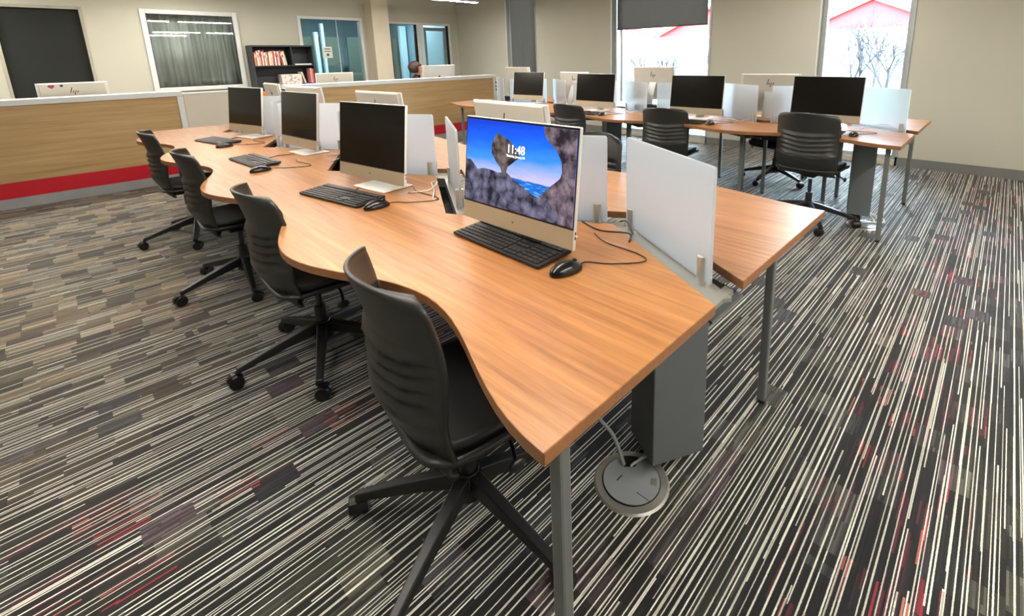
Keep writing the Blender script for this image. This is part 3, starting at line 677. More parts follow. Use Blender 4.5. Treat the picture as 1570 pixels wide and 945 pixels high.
for (x, lb) in ((0.203, 'computer back with heart and round stickers on the long oak counter'), (2.91, 'computer back with dark logo on the far counter beside the bookshelf')):
    c = dup(cproto, (x, 7.42, 0.7305 + 0.03), math.radians(-90), lb, 'computers behind the reception counters')
    c.scale = (1, 1, 1)
    if x < 1:
        st = newbm()
        for s, q in ((1, 0), (-1, 0)): sphere(st, (0.0285, -0.16 + s * 0.011, 0.345), 0.014, (0.08, 1, 1), 12, 8)
        v = [st.verts.new(p) for p in ((0.029, -0.136, 0.342), (0.029, -0.184, 0.342), (0.029, -0.16, 0.318))]; st.faces.new(v)
        bmesh.ops.transform(st, matrix=Matrix.Rotation(0, 4, 'X'), verts=st.verts)
        hinge(obj('heart_sticker', st, plain('dark_red_sticker', (150, 50, 60), 0.5), c))
        st = newbm(); cyl(st, (0.028, -0.085, 0.347), (0.0295, -0.085, 0.347), 0.013); hinge(obj('round_sticker', st, plain('blue_sticker', (36, 44, 90), 0.4), c))
c = computer('large silver computer back facing the room beside the seated person', apple=True, S=1.2, body=M['mon_white'])
c.location = (4.71, 7.48, 0.7305 + 0.02); c.rotation_euler.z = math.radians(-90)
for cx_, lb in ((0.203, 'low riser under the computer with stickers'), (2.91, 'low riser under the counter computer beside the bookshelf'), (4.71, 'low riser under the large silver computer')):
    hgt_ = 0.0285 if cx_ < 4 else 0.0185
    tag(obj('monitor_riser', B(-0.16, 0.16, -0.17, 0.05, 0, hgt_), M['kick'], loc=(cx_, 7.42 if cx_ < 4 else 7.48, 0.7303), bevel=0.003), lb, 'riser')

# ------------------------------------------------------------------ keyboards, mice, cables
def keyboard():
    t = thing('keyboard', 'x', 'keyboard'); L, D = 0.45, 0.15
    bm = newbm(); v = box(bm, -D / 2, D / 2, -L / 2, L / 2, 0.002, 0.013)
    for q in v:
        if q.co.x > 0: q.co.z += 0.009 if q.co.z > 0.005 else 0.004
    obj('keyboard_body', bm, M['kbd'], t, bevel=0.004)
    bm = newbm()
    for f_, r in ((0.0, 0),):
        pass
    rows_ = [(-0.060, 15), (-0.041, 15), (-0.022, 15), (-0.003, 15), (0.016, 15), (0.044, 16)]
    for ri, (x, n) in enumerate(rows_):
        z = 0.013 + 0.009 * (x + 0.075) / 0.15
        y = -L / 2 + 0.010; spans = [(0.10, 4), (0.06, 3), (0.255, 14)]
        for wtot, cnt in spans:
            if ri == 0 and wtot > 0.2: wid = [0.018] * 3 + [0.11] + [0.02] * 4; 
            elif wtot < 0.07 and ri in (2,): wid = []; y += wtot + 0.006; continue
            else: wid = [wtot / cnt] * cnt
            tot = sum(wid); sc_ = wtot / tot
            for w_ in wid:
                ww = w_ * sc_; box(bm, x - 0.0075, x + 0.0075, y + 0.0012, y + ww - 0.0012, z, z + 0.0035); y += ww
            y += 0.006
    obj('keys', bm, M['keys'], t)
    bm = newbm(); tube(bm, [(0.075, 0.03, 0.012), (0.11, 0.05, 0.004), (0.17, 0.09, 0.003), (0.24, 0.06, 0.003), (0.31, 0.1, 0.003)], 0.0022); obj('cable', bm, M['cable_b'], t, smooth=True)
    return t
def mouse():
    t = thing('mouse', 'x', 'mouse'); bm = newbm(); vs = sphere(bm, (0, 0, 0.004), 1.0, (0.058, 0.032, 0.032), 24, 16)
    for v in vs:
        if v.co.z < 0.002: v.co.z = 0.002
        v.co.z *= 1 - 2.5 * max(0, v.co.x - 0.0) if v.co.x > 0 else 1
    obj('mouse_body', bm, M['mouse'], t, smooth=True)
    bm = newbm(); cyl(bm, (0.032, -0.004, 0.026), (0.032, 0.004, 0.026), 0.008, n=14); obj('scroll_wheel', bm, M['kbd'], t)
    bm = newbm(); tube(bm, [(0.055, 0, 0.008), (0.09, 0.005, 0.003), (0.13, -0.05, 0.003), (0.22, -0.11, 0.003), (0.25, -0.06, 0.003), (0.24, 0.08, 0.003), (0.27, 0.17, 0.003)], 0.002); obj('cable', bm, M['cable_b'], t, smooth=True)
    return t
KB = [(0.976, 1.19, -1, 'black keyboard in front of the lit computer'), (0.845, 2.235, 10, 'black keyboard in front of the second foreground computer'),
      (0.82, 3.50, 4, 'black keyboard in front of the third foreground computer'), (0.865, 4.66, 11, 'black keyboard in front of the farthest foreground computer'),
      (4.02, 1.10, 0, 'dark keyboard in front of the rightmost window bench computer'), (3.95, 2.22, 4, 'dark keyboard in front of the second window bench computer from the right'),
      (3.95, 3.45, 4, 'dark keyboard in front of the third window bench computer from the right'), (4.13, 4.80, 4, 'dark keyboard in front of the farthest window bench computer')]
MS = [(0.945, 0.895, -8, 'black mouse right of the keyboard at the lit computer'), (0.876, 1.945, 0, 'black mouse at the second foreground computer'),
      (0.765, 3.165, 5, 'black mouse at the third foreground computer'), (0.84, 4.33, 8, 'black mouse at the farthest foreground computer'),
      (4.0, 0.80, 0, 'black mouse at the rightmost window bench computer'), (3.95, 1.92, 0, 'black mouse at the second window bench computer'), (3.94, 3.15, 0, 'black mouse at the third window bench computer')]
kp = keyboard(); mp_ = mouse()
for i, (x, y, a, lb) in enumerate(KB):
    o = kp if i == 0 else dup(kp)
    o.location = (x, y, 0.7303); o.rotation_euler.z = math.radians(a); tag(o, lb, None, 'keyboards on the benches')
    if i == 0:  # this one keeps its cable short, under the chin
        pass
for i, (x, y, a, lb) in enumerate(MS):
    o = mp_ if i == 0 else dup(mp_)
    o.location = (x, y, 0.7303); o.rotation_euler.z = math.radians(a); tag(o, lb, None, 'mice on the benches')
def cable(name, pts, r, mat, label, cat='cable'):
    bm = newbm(); tube(bm, pts, r); return tag(obj(name, bm, mat, smooth=True), label, cat)
cable('power_cable', [(1.30, 1.14, 0.7335), (1.27, 1.03, 0.7335), (1.31, 0.93, 0.7335), (1.25, 0.885, 0.7335), (1.33, 0.93, 0.735), (1.395, 1.0, 0.74), (1.42, 1.05, 0.72)], 0.0028, M['cable_b'], 'black cable looping on the bench behind the lit computer')
cable('power_cable', [(1.08, 2.05, 0.7335), (1.16, 2.0, 0.735), (1.24, 2.05, 0.75), (1.25, 2.12, 0.7345), (1.18, 1.98, 0.7345), (1.1, 1.86, 0.735), (1.09, 1.78, 0.70)], 0.0028, M['cable_w'], 'white cable looping on the bench right of the second foreground computer')
cable('power_cable', [(1.20, 3.33, 0.7335), (1.27, 3.28, 0.735), (1.3, 3.33, 0.745), (1.25, 3.2, 0.7345), (1.13, 3.08, 0.735)], 0.0028, M['cable_w'], 'white cable on the bench right of the third foreground computer')
cable('power_cable', [(4.34, 0.83, 0.7335), (4.3, 0.78, 0.76), (4.36, 0.68, 0.79), (4.40, 0.60, 0.76), (4.40, 0.575, 0.7345)], 0.0028, M['cable_w'], 'white cable arching over the right end of the window bench')
for (yy, lb) in ((2.0, 'tangle of white cable right of the second window bench computer'), (3.25, 'tangle of white cable right of the third window bench computer')):
    cable('power_cable', [(4.25, yy - 0.03, 0.7335), (4.22, yy - 0.12, 0.76), (4.3, yy - 0.17, 0.7345), (4.36, yy - 0.08, 0.75), (4.27, yy - 0.20, 0.7345), (4.4, yy - 0.25, 0.75)], 0.003, M['cable_w'], lb)
# floor boxes with cables
def floor_box(x, y, label):
    t = thing('floor_box', label, 'floor box', (x, y, 0))
    bm = newbm(); cyl(bm, (0, 0, 0), (0, 0, 0.006), 0.122, 0.116, 48); obj('rim', bm, M['alu'], t)
    bm = newbm(); cyl(bm, (0, 0, 0.006), (0, 0, 0.0085), 0.094, 0.094, 48); obj('lid_gap', bm, M['bezel'], t)
    bm = newbm(); n = 44; pts = []
    a0, a1 = math.radians(62), math.radians(62 + 318)
    pts = [(0.091 * math.cos(a0 + (a1 - a0) * i / n), 0.091 * math.sin(a0 + (a1 - a0) * i / n)) for i in range(n + 1)] + [(0.05 * math.cos(a1), 0.05 * math.sin(a1)), (0.05 * math.cos(a0), 0.05 * math.sin(a0))]
    prism(bm, pts, 0.0085, 0.011); obj('lid', bm, plain('grey_lid', (150, 156, 158), 0.4, 0.3), t)
    bm = newbm(); prism(bm, [(0.03, -0.078), (0.055, -0.065), (0.045, -0.045), (0.02, -0.058)], 0.011, 0.0122); obj('latch', bm, M['alu'], t, bevel=0.001)
    bm = newbm(); box(bm, -0.035, -0.008, 0.03, 0.033, 0.011, 0.0116); prism(bm, [(-0.03, -0.09), (-0.028, -0.09), (-0.028, -0.04), (-0.03, -0.04)], 0.011, 0.0116); obj('seam', bm, M['bezel'], t)
    return t
floor_box(1.062, 0.735, 'round metal floor box beneath the near end of the foreground bench')
floor_box(4.18, 0.70, 'round metal floor box beneath the right end of the window bench')
for k in range(5):
    cable('data_cable', [(1.10 + 0.004 * k, 0.765, 0.012), (1.14 + 0.003 * k, 0.745 - 0.006 * k, 0.03 + 0.004 * k), (1.18, 0.73 - 0.012 * k, 0.045), (1.215, 0.70 - 0.006 * k, 0.052)], 0.0035, M['cable_w'], 'white blue cable between floor box and grey trunk, %s of the five' % ['backmost', 'second', 'middle', 'fourth', 'frontmost'][k]).__setitem__('group', 'white blue cables at the foreground floor box')
cable('data_cable', [(1.09, 0.785, 0.012), (1.09, 0.83, 0.10), (1.08, 0.90, 0.16), (1.13, 0.93, 0.22), (1.2, 0.90, 0.24)], 0.0065, M['cable_g'], 'thick grey cable rising from the foreground floor box to the trunk')
for k in range(3):
    cable('data_cable', [(4.2, 0.72, 0.012), (4.28 - 0.03 * k, 0.60 + 0.02 * k, 0.012 + 0.008 * k), (4.36 - 0.03 * k, 0.60 + 0.03 * k, 0.025), (4.38, 0.72, 0.05), (4.36, 0.78, 0.045)], 0.005, M['cable_w'], 'white cable coiled at the window bench floor box, %s' % ['widest loop', 'middle loop', 'tightest loop'][k]).__setitem__('group', 'white cables at the window bench floor box')

# ------------------------------------------------------------------ chairs
def chair():
    t = thing('task_chair', 'x', 'chair')
    # backrest shell
    nu, nv = 28, 64
    bm = newbm(); G = []
    for j in range(nv + 1):
        v = j / nv; row = []
        hw = 0.222 + 0.010 * math.sin(v * PI)
        if v > 0.91: q = (v - 0.91) / 0.09; hw -= 0.045 * (1 - math.sqrt(max(0, 1 - q * q)))
        if v < 0.08: q = (0.08 - v) / 0.08; hw -= 0.03 * q * q
        zc = 0.405 + 0.47 * v
        xc = -0.155 - 0.05 * math.sin(min(1, v / 0.35) * PI / 2) + 0.012 * math.sin(v * PI) - 0.055 * max(0, v - 0.55) ** 1.5 * 2.2
        for i in range(nu + 1):
            u = -1 + 2 * i / nu; y = u * hw
            x = xc + (0.058 + 0.03 * v) * abs(u) ** 2.0 - 0.012
            z = zc - 0.012 * (1 - u * u) * 0 + (-0.018 * u * u if v > 0.5 else 0) * max(0, v - 0.5) * 2
            vv = v + 0.05 * (1 - u * u)
            side = max(0.0, 1 - abs(u / 0.84) ** 8)
            if 0.34 < vv < 0.72:
                f = ((vv - 0.34) / 0.38 * 5) % 1.0
                x -= 0.021 * side * ((1 - f) if f > 0.15 else f / 0.15)
            w2 = v - 0.05 * u * u
            if 0.10 < w2 < 0.30:
                f = (w2 - 0.10) / 0.20; x -= 0.020 * max(0.0, 1 - abs(u / 0.94) ** 10) * (f if f < 0.9 else (1 - f) * 9)
            row.append(bm.verts.new((x, y, z)))
        G.append(row)
    for j in range(nv):
        for i in range(nu): bm.faces.new((G[j][i], G[j][i + 1], G[j + 1][i + 1], G[j + 1][i]))
    o = obj('backrest', bm, M['poly'], t, smooth=True); s = o.modifiers.new('s', 'SOLIDIFY'); s.thickness = 0.010; s.offset = 0
    # seat
    def seat_grid(zoff, inset, thick, name, mat):
        bm = newbm(); n, mm = 24, 24; G = []
        for j in range(mm + 1):
            a = j / mm; row = []
            for i in range(n + 1):
                u = -1 + 2 * i / n; w = -1 + 2 * a
                p = 5; r = (abs(u) ** p + abs(w) ** p) ** (1 / p); mx_ = max(abs(u), abs(w), 1e-6); k = mx_ / max(r, 1e-6)
                x = 0.025 + w * k * (0.215 - inset); y = u * k * (0.232 - inset)
                z = 0.442 + zoff + 0.012 * u * u - 0.05 * max(0, w - 0.55) ** 2 * 3 + 0.02 * max(0, -w - 0.7)
                row.append(bm.verts.new((x, y, z)))
            G.append(row)
        for j in range(mm):
            for i in range(n): bm.faces.new((G[j][i], G[j][i + 1], G[j + 1][i + 1], G[j + 1][i]))
        o = obj(name, bm, mat, t, smooth=True); s = o.modifiers.new('s', 'SOLIDIFY'); s.thickness = thick; s.offset = -1
        return o
    seat_grid(-0.012, 0.0, 0.014, 'seat', M['poly'])
    seat_grid(0.012, 0.022, 0.022, 'seat_cushion', M['cushion'])
    # lower skirt joining back and seat
    bm = newbm(); G = []
    for j in range(9):
        q = j / 8; row = []
        for i in range(17):
            u = -1 + i / 8; a = q * PI / 2
            row.append(bm.verts.new((-0.115 - 0.065 * math.sin(a) + 0.045 * abs(u) ** 2.2 * q, u * 0.215, 0.385 + 0.05 * (1 - math.cos(a)))))
        G.append(row)
    for j in range(8):
        for i in range(16): bm.faces.new((G[j][i], G[j][i + 1], G[j + 1][i + 1], G[j + 1][i]))
    o = obj('seat_shell', bm, M['poly'], t, smooth=True); s = o.modifiers.new('s', 'SOLIDIFY'); s.thickness = 0.012
    # mechanism
    bm = newbm(); box(bm, -0.11, 0.10, -0.075, 0.075, 0.372, 0.425); box(bm, -0.06, 0.06, -0.05, 0.05, 0.345, 0.372); obj('tilt_mechanism', bm, M['nylon'], t, bevel=0.012)
    bm = newbm(); tube(bm, [(0.04, -0.06, 0.385), (0.05, -0.15, 0.38), (0.03, -0.235, 0.352)], 0.006); sphere(bm, (0.028, -0.24, 0.35), 0.02, (1.3, 0.5, 0.9), 12, 8); obj('lever', bm, M['nylon'], t, smooth=True)
    bm = newbm(); cyl(bm, (0, 0, 0.12), (0, 0, 0.25), 0.027, 0.025, 20); cyl(bm, (0, 0, 0.25), (0, 0, 0.36), 0.0145, n=16); obj('gas_column', bm, M['chrome'], t, smooth=False, bevel=0.002)
    bm = newbm(); cyl(bm, (0, 0, 0.09), (0, 0, 0.175), 0.045, 0.034, 24); obj('base_hub', bm, M['nylon'], t, bevel=0.004)
    for k in range(5):
        a = 2 * PI * k / 5; bm = newbm(); n = 8; rings = []
        for i in range(n + 1):
            q = i / n; r = 0.03 + 0.315 * q; zt_ = 0.170 - 0.086 * q ** 1.15; hh = 0.050 - 0.026 * q; hw = 0.024 - 0.009 * q
            rings.append([bm.verts.new((r, y, z)) for y, z in ((-hw, zt_ - hh), (hw, zt_ - hh), (hw * 0.8, zt_), (-hw * 0.8, zt_))])
        for A, Bv in zip(rings, rings[1:]):
            for i in range(4): bm.faces.new((A[i], A[(i + 1) % 4], Bv[(i + 1) % 4], Bv[i]))
        bm.faces.new(rings[0][::-1]); bm.faces.new(rings[-1])
        o = obj('base_arm', bm, M['nylon'], t, bevel=0.004); o.rotation_euler.z = a
        bm = newbm(); cyl(bm, (0, 0, 0.045), (0, 0, 0.075), 0.008, n=10)
        # hood
        G = []
        for i in range(9):
            b = PI * i / 8; G.append([bm.verts.new((-0.012 + 0.0335 * math.cos(b), y, 0.030 + 0.0335 * math.sin(b))) for y in (-0.010, 0.010)])
        for i in range(8): bm.faces.new((G[i][0], G[i + 1][0], G[i + 1][1], G[i][1]))
        c = obj('caster', bm, M['nylon'], t); c.location = (0.342 * math.cos(a), 0.342 * math.sin(a), 0); c.rotation_euler.z = a + 1.9 + k * 1.3
        for sd in (-1, 1):
            bm = newbm(); cyl(bm, (-0.012, sd * 0.006, 0.030), (-0.012, sd * 0.028, 0.030), 0.030, 0.028, 20); obj('wheel', bm, M['wheel'], c, bevel=0.003)
    return t
def set_base(t, ang):
    k = 0
    for ch in t.children:
        nm = ch.name.split('.')[0]
        if nm == 'base_arm': ch.rotation_euler.z += ang
        elif nm == 'caster':
            x, y, _ = ch.location; c, s = math.cos(ang), math.sin(ang); ch.location = (x * c - y * s, x * s + y * c, 0)
            ch.rotation_euler.z += ang
        elif nm == 'base_hub': pass
CH = [(0.647, 1.03, -9, 131, 0, 'nearest dark grey task chair, its tall slatted back in the foreground'), (0.685, 2.23, -2, 102, -0.02, 'dark grey task chair in front of the second foreground computer'),
      (0.66, 3.40, -4, 118, 0, 'dark grey task chair in front of the third foreground computer'), (0.645, 4.64, -4, 111, 0, 'farthest dark grey task chair on the near side of the foreground bench'),
      (4.0, 1.07, -4, -76, 0.035, 'black task chair at the right end of the window bench'), (4.0, 2.35, 8, 20, 0, 'black task chair in the middle of the window bench'), (3.80, 3.36, -3, 50, 0, 'black task chair left on the window bench, partly behind the lit screen'),
      (5.13, 1.74, 178, 172, 0, 'black task chair on the window side of the window bench, seen beneath it'), (2.10, 1.88, 184, 30, 0, 'black task chair on the far side of the foreground bench behind the frosted divider')]
ch0 = chair()
cl = [ch0] + [dup(ch0) for _ in CH[1:]]
for o, (x, y, a, st, dz, lb) in zip(cl, CH):
    o.location = (x, y, 0); o.rotation_euler.z = math.radians(a); tag(o, lb, None, 'dark task chairs')
    set_base(o, math.radians(st - a))
    if dz:
        for chd in o.children:
            if chd.name.split('.')[0] in ('backrest', 'seat', 'seat_cushion', 'seat_shell', 'tilt_mechanism', 'lever'): chd.location.z += dz

# ------------------------------------------------------------------ bookshelf and its contents
t = thing('bookshelf', 'navy black open bookshelf against the back wall beneath the interior windows', 'bookshelf', (2.39, 9.30, 0)); Wd, Dp, Hh = 0.96, 0.30, 1.63
for x in (0, Wd - 0.02): obj('side_panel', B(x, x + 0.02, 0, Dp, 0, Hh), M['shelf'], t, bevel=0.001)
obj('back_panel', B(0.02, Wd - 0.02, Dp - 0.012, Dp, 0, Hh), M['shelf'], t)
obj('top_panel', B(0.02, Wd - 0.02, 0, Dp - 0.012, Hh - 0.025, Hh), M['shelf'], t)
for z in (1.275, 0.90, 0.50, 0.06): obj('shelf', B(0.02, Wd - 0.02, 0.003, Dp - 0.012, z, z + 0.018), M['shelf'] if z < 1.2 else M['shelf'], t)
obj('divider', B(0.60, 0.615, 0.01, Dp - 0.012, 1.293, Hh - 0.025), M['shelf'], t)
tag(obj('document_tray', B(0, 0.27, 0, 0.2, 0, 0.02), M['paper'], loc=(3.03, 9.31, 1.2935), bevel=0.002), 'thin white tray on the upper shelf of the bookshelf', 'tray')
cols = [(232, 150, 90), (120, 80, 130), (170, 60, 60), (226, 214, 196), (216, 196, 170), (150, 70, 60), (236, 230, 216), (96, 50, 56), (230, 220, 204), (214, 170, 150), (240, 234, 222), (150, 60, 70)]
bmats = [plain('book_cover', c, 0.6, var=0.08, vscale=30) for c in cols]
x = 2.425
for i in range(22):
    wdt = random.uniform(0.014, 0.024); h = random.uniform(0.21, 0.265); dpt = random.uniform(0.15, 0.20)
    bt = thing('book', ['thick', 'slim', 'narrow', 'tall'][i % 4] + ' upright book, %s from the left end of the upper shelf row' % ['first', 'second', 'third', 'fourth', 'fifth', 'sixth', 'seventh', 'eighth', 'ninth', 'tenth', 'eleventh', 'twelfth', 'thirteenth', 'fourteenth', 'fifteenth', 'sixteenth', 'seventeenth', 'eighteenth', 'nineteenth', 'twentieth', 'twenty-first', 'twenty-second'][i], 'book', (x + wdt / 2, 9.312, 1.2935), 0, 'books on the upper shelf')
    obj('cover', B(-wdt / 2, wdt / 2, 0, dpt, 0, h), bmats[(i * 5 + i // 3) % 12], bt, bevel=0.0015)
    obj('spine_label', B(-wdt / 2 + 0.003, wdt / 2 - 0.003, -0.001, 0.0, h * 0.6, h * 0.8), bmats[(i * 7 + 3) % 12], bt)
    if i > 18: bt.rotation_euler = (0, math.radians(-4 - 2 * (i - 19)), 0); bt.location.x += 0.02 + 0.008 * (i - 19); bt.location.z += 0.0
    x += wdt + 0.002
def sbook(xc, z, w_, h, col_, tilt, lb):
    bt = thing('book', lb, 'book', (xc, 9.315, z), 0, 'books on the lower shelf'); obj('cover', B(-w_ / 2, w_ / 2, 0, 0.18, 0, h), plain('cover', col_, 0.6), bt, bevel=0.0015)
    obj('pages', B(-w_ / 2 + 0.002, w_ / 2 - 0.002, 0.003, 0.1805, h, h + 0.0008), M['paper'], bt)
    bt.rotation_euler = (0, math.radians(tilt), 0)
sbook(3.305, 0.9185, 0.022, 0.30, (214, 100, 110), 0, 'pink book upright at the right end of the lower shelf')
sbook(3.275, 0.9185, 0.026, 0.31, (225, 150, 140), 0, 'salmon book upright beside the pink one on the lower shelf')
sbook(3.18, 0.925, 0.02, 0.25, (230, 214, 200), -14, 'cream book leaning on the lower shelf')
t = thing('magazine_box', 'patterned pale box of magazines on the lower shelf of the bookshelf', 'box', (2.95, 9.31, 0.9185))
kk = NT('patterned_card'); v_ = kk.n('ShaderNodeTexVoronoi'); v_.inputs['Scale'].default_value = 30; kk.l(kk.coord(), v_.inputs['Vector'])
kk.l(kk.ramp(v_.outputs['Distance'], [(0.2, lin((220, 200, 190))), (0.5, lin((236, 226, 214))), (0.8, lin((160, 120, 130)))]), kk.b.inputs['Base Color'])
bm = newbm(); box(bm, -0.16, 0.16, 0, 0.2, 0, 0.21); obj('box_body', bm, kk.m, t, bevel=0.003)
bm = newbm(); box(bm, -0.155, 0.155, 0.005, 0.195, 0.21, 0.216); obj('box_lid', bm, M['paper'], t, bevel=0.002)
t = thing('storage_bin', 'small blue bin on the lower shelf in front of the leaning books', 'bin', (3.2, 9.285, 0.9185))
bm = newbm(); prism(bm, [(-0.10, 0), (0.12, 0), (0.12, 0.025), (-0.10, 0.025)], 0, 0.05); obj('bin_body', bm, M['blue'], t, bevel=0.003)
obj('bin_rim', B(-0.104, 0.124, -0.003, 0.028, 0.05, 0.056), M['blue'], t, bevel=0.001)
t = thing('storage_bin', 'orange bin standing in the gap between the counters, left of the bookshelf', 'bin', (2.33, 8.6, 0))
bm = newbm(); prism(bm, [(-0.14, -0.12), (0.14, -0.12), (0.14, 0.12), (-0.14, 0.12)], 0.0, 0.78); obj('bin_body', bm, M['tray'], t, bevel=0.02)
bm = newbm(); prism(bm, [(-0.12, -0.10), (0.12, -0.10), (0.12, 0.10), (-0.12, 0.10)], 0.78, 0.90); obj('bin_insert', bm, M['orange'], t, bevel=0.02)
# sign on the glass
t = thing('paper_sign', 'white paper notice taped inside the teal window', 'sign', (3.73, YB + 0.008, 1.51))
obj('sheet', B(-0.085, 0.085, 0, 0.0012, -0.105, 0.105), M['paper'], t)
bm = newbm(); box(bm, -0.055, 0.055, -0.0006, 0.0, 0.055, 0.072); box(bm, -0.06, 0.06, -0.0006, 0.0, 0.012, 0.026); obj('text_lines', bm, M['logo'], t)
bm = newbm(); cyl(bm, (0.0, -0.0006, -0.045), (0.0, 0, -0.045), 0.028, n=20); obj('symbol', bm, plain('olive_symbol', (90, 96, 40), 0.6), t)

# office chair and shelf things beyond the glass
t = thing('wall_poster', 'yellow strip on a dark board beyond the sidelight glass', 'poster', (6.05, 11.9, 1.4))
obj('board', B(-0.18, 0.18, 0, 0.02, -0.5, 0.5), M['bezel'], t, bevel=0.002); obj('strip', B(-0.15, 0.15, -0.003, 0, 0.0, 0.12), plain('yellow_paper', (220, 200, 110), 0.6), t)

# ------------------------------------------------------------------ seated person behind the counter
t = thing('person', 'person with short dark brown hair seated behind the far counter beside the silver computer', 'person', (4.53, 8.05, 0), math.radians(-20))
def skin_body(name, verts, edges, mat, parent, levels=2):
    me = bpy.data.meshes.new(name); me.from_pydata([v[:3] for v in verts], edges, []); o = bpy.data.objects.new(name, me); COL.objects.link(o); o.parent = parent
    o.modifiers.new('skin', 'SKIN'); 
    for i, v in enumerate(verts): r = v[3]; me.skin_vertices[0].data[i].radius = r if isinstance(r, tuple) else (r, r)
    me.skin_vertices[0].data[0].use_root = True
    s = o.modifiers.new('sub', 'SUBSURF'); s.levels = levels; s.render_levels = levels
    me.materials.append(mat)
    for p in me.polygons: p.use_smooth = True
    return o
V = [(0, 0, 0.50, (0.13, 0.16)), (0.0, 0, 0.66, (0.11, 0.14)), (0.03, 0, 0.84, (0.11, 0.16)), (0.05, 0, 0.97, (0.08, 0.14)), (0.07, 0, 1.03, 0.05), (0.085, 0, 1.09, 0.048),
     (0.05, 0.15, 0.95, 0.055), (0.10, 0.20, 0.76, 0.042), (0.28, 0.17, 0.76, 0.034), (0.36, 0.15, 0.765, 0.026),
     (0.05, -0.15, 0.95, 0.055), (0.10, -0.20, 0.76, 0.042), (0.28, -0.17, 0.76, 0.034), (0.36, -0.15, 0.765, 0.026),
     (0.10, 0.10, 0.50, 0.085), (0.42, 0.12, 0.50, 0.062), (0.44, 0.12, 0.12, 0.045), (0.54, 0.12, 0.05, 0.035),
     (0.10, -0.10, 0.50, 0.085), (0.42, -0.12, 0.50, 0.062), (0.44, -0.12, 0.12, 0.045), (0.54, -0.12, 0.05, 0.035)]
E_ = [(0, 1), (1, 2), (2, 3), (3, 4), (4, 5), (3, 6), (6, 7), (7, 8), (8, 9), (3, 10), (10, 11), (11, 12), (12, 13), (0, 14), (14, 15), (15, 16), (16, 17), (0, 18), (18, 19), (19, 20), (20, 21)]
skin_body('body', V, E_, M['shirt'], t)
bm = newbm(); sphere(bm, (0.10, 0, 1.18), 1.0, (0.095, 0.076, 0.115), 24, 18)
for v in bm.verts:   # chin and brow shaping
    if v.co.z < 1.15: v.co.y *= 0.86; v.co.x += 0.008
sphere(bm, (0.197, 0, 1.165), 0.013, (1.1, 0.8, 1.4), 10, 8)
for s in (-1, 1): sphere(bm, (0.10, s * 0.078, 1.17), 0.02, (0.7, 0.35, 1.2), 10, 8)
sphere(bm, (0.185, 0, 1.125), 0.012, (0.6, 1.6, 0.5), 10, 8)
h_ = obj('head', bm, M['skin'], t, smooth=True)
bm = newbm()
for s in (-1, 1): sphere(bm, (0.184, s * 0.030, 1.185), 0.008, (0.6, 1.2, 0.7), 8, 6)
obj('eyes', bm, M['bezel'], h_, smooth=True)
bm = newbm(); sphere(bm, (0.070, 0, 1.203), 1.0, (0.122, 0.112, 0.116), 28, 20)
for v in bm.verts:
    n_ = random.uniform(-0.006, 0.008); d_ = (v.co - Vector((0.08, 0, 1.2))).normalized(); v.co += d_ * n_
    if v.co.x > 0.12 and v.co.z < 1.225: v.co.x = 0.115
    if v.co.z < 1.12: v.co.z = 1.12 + (v.co.z - 1.12) * 0.5
obj('hair', bm, M['hair'], t, smooth=True)
for s in (-1, 1):
    hb = [(0.36, s * 0.15, 0.765, 0.022), (0.40, s * 0.145, 0.762, (0.012, 0.030)), (0.435, s * 0.14, 0.760, (0.011, 0.034))]; he = [(0, 1), (1, 2)]
    for q in range(4):
        yo = s * 0.14 + (q - 1.5) * 0.018; n0 = len(hb); ln = (0.9, 1.05, 1.0, 0.8)[q]
        hb += [(0.455, yo, 0.762, 0.0085), (0.455 + 0.03 * ln, yo, 0.758, 0.008), (0.455 + 0.052 * ln, yo, 0.748, 0.007)]; he += [(2, n0), (n0, n0 + 1), (n0 + 1, n0 + 2)]
    n0 = len(hb); hb += [(0.41, s * 0.14 - s * 0.035, 0.757, 0.010), (0.44, s * 0.14 - s * 0.055, 0.752, 0.008)]; he += [(1, n0), (n0, n0 + 1)]
    skin_body('hand', hb, he, M['skin'], t, 1)
t = thing('office_stool', 'padded stool beneath the seated person', 'stool', (4.53, 8.05, 0))
bm = newbm(); cyl(bm, (0, 0, 0.33), (0, 0, 0.385), 0.2, n=28); obj('seat', bm, M['cushion'], t, bevel=0.01)
bm = newbm(); cyl(bm, (0, 0, 0.02), (0, 0, 0.33), 0.025); obj('column', bm, M['chrome'], t)
bm = newbm(); cyl(bm, (0, 0, 0.0), (0, 0, 0.02), 0.2, 0.05, n=28); obj('base', bm, M['nylon'], t)

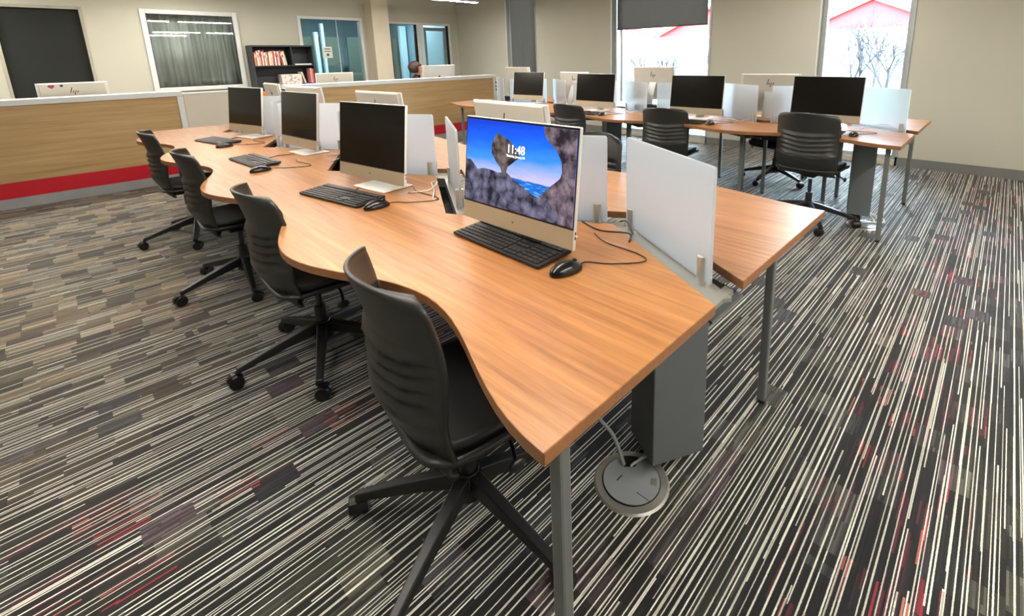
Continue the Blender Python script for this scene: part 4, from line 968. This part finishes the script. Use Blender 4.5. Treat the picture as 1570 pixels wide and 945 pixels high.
# ------------------------------------------------------------------ outside
bm = newbm(); n = 24
box(bm, XW + WT, 90, -30, 60, -0.35, -0.15); tag(obj('lawn', bm, M['grass']), 'pale green lawn outside the windows', 'lawn', kind='stuff')
def gable_building(x, y0, y1, yc, zb_, zt_, label):
    t = thing('gable_building', label, 'building', (x, 0, -0.15)); z0 = 0.0
    obj('wall', B(0, 8, y0, y1, 0, zb_ + 0.15), M['white_wall'], t)
    bm = newbm(); P = [(y0, zb_ + 0.15), (y1, zb_ + 0.15), (yc, zt_ + 0.15)]
    a = [bm.verts.new((-0.05, y, z)) for y, z in P]; b = [bm.verts.new((8, y, z)) for y, z in P]; bm.faces.new(a); bm.faces.new(b[::-1])
    for i in range(3): bm.faces.new((a[i], a[(i + 1) % 3], b[(i + 1) % 3], b[i]))
    obj('gable', bm, M['red_roof'], t)
    bm = newbm()
    for (p, q) in ((P[0], P[2]), (P[2], P[1])):
        dy, dz = q[0] - p[0], q[1] - p[1]; l_ = math.hypot(dy, dz); ny, nz = -dz / l_ * 0.12, dy / l_ * 0.12
        if nz < 0: ny, nz = -ny, -nz
        pr = [(p[0], p[1]), (q[0], q[1]), (q[0] + ny, q[1] + nz), (p[0] + ny, p[1] + nz)]
        A = [bm.verts.new((-0.35, y, z)) for y, z in pr]; Bv = [bm.verts.new((8.1, y, z)) for y, z in pr]; bm.faces.new(A); bm.faces.new(Bv[::-1])
        for i in range(4): bm.faces.new((A[i], A[(i + 1) % 4], Bv[(i + 1) % 4], Bv[i]))
    obj('roof_edge', bm, plain('pink_roof_edge', (190, 60, 60), 0.6), t)
    bm = newbm()
    for yy in (y0 + 1.2, (y0 + y1) / 2 - 0.5, y1 - 2.2): box(bm, -0.03, 0, yy, yy + 1.0, 0.15, 1.45)
    obj('window', bm, M['door_grey'], t)
    return t
gable_building(30, 2.6, 9.0, 5.76, 2.53, 3.92, 'white building with red gable peak seen through the nearest window')
gable_building(30, 9.4, 18.75, 14.0, 2.53, 4.5, 'white building with red gable seen at the right side of the middle window')
gable_building(30, 19.0, 27.5, 23.2, 2.53, 4.4, 'white building with red gable seen at the left side of the middle window')
def tree(x, y, h, label, seed):
    random.seed(seed); t = thing('bare_tree', label, 'tree', (x, y, -0.15)); bm = newbm(); tw = newbm()
    def br(p, d, L, r, lv):
        q = p + d * L; cyl(bm if lv < 2 else tw, p, q, r, r * 0.7, 6 if lv < 2 else 4, False)
        if lv >= 6: return
        for k in range(3 if lv < 3 else 2):
            ax = Vector((random.uniform(-1, 1), random.uniform(-1, 1), random.uniform(-0.3, 0.3))).normalized()
            nd = (Matrix.Rotation(random.uniform(0.3, 0.75), 3, ax) @ d); nd.z += 0.15; nd.normalize()
            br(p + d * L * random.uniform(0.6, 1.0), nd, L * random.uniform(0.62, 0.85), r * 0.66, lv + 1)
    br(Vector((0, 0, 0)), Vector((0, 0, 1)), h * 0.28, 0.045, 0)
    obj('trunk', bm, M['bark'], t); obj('twigs', tw, M['bark'], t)
tree(13, 7.7, 2.5, 'bare tree at the centre of the middle window', 3); tree(13.5, 9.3, 2.4, 'bare tree at the left of the middle window', 5); tree(12.5, 6.2, 2.6, 'bare tree at the right of the middle window', 8)
tree(13, 2.75, 2.7, 'bare tree at the left of the nearest window', 11); tree(12.0, 1.9, 2.9, 'dense bare tree at the right of the nearest window', 13); tree(18.0, 3.2, 3.0, 'bare tree behind the others in the nearest window', 17)
random.seed(5)
t = thing('shrub', 'green shrub low outside the middle window', 'shrub', (12.2, 8.6, -0.15)); bm = newbm()
for k in range(500):
    a = random.uniform(0, 2 * PI); r = random.uniform(0, 0.8); z = random.uniform(0, 0.8) * math.sqrt(max(0.05, 1 - r * r)); c = Vector((r * math.cos(a), r * math.sin(a), z)); s = 0.05
    d1 = Vector((random.uniform(-1, 1), random.uniform(-1, 1), random.uniform(-1, 1))).normalized(); d2 = d1.orthogonal()
    bm.faces.new([bm.verts.new(c + q) for q in (d1 * s, d2 * s * 0.5, -d1 * s, -d2 * s * 0.5)])
obj('foliage', bm, M['shrub'], t); bm = newbm(); cyl(bm, (0, 0, 0), (0, 0, 0.4), 0.03, 0.01); obj('stem', bm, M['bark'], t)
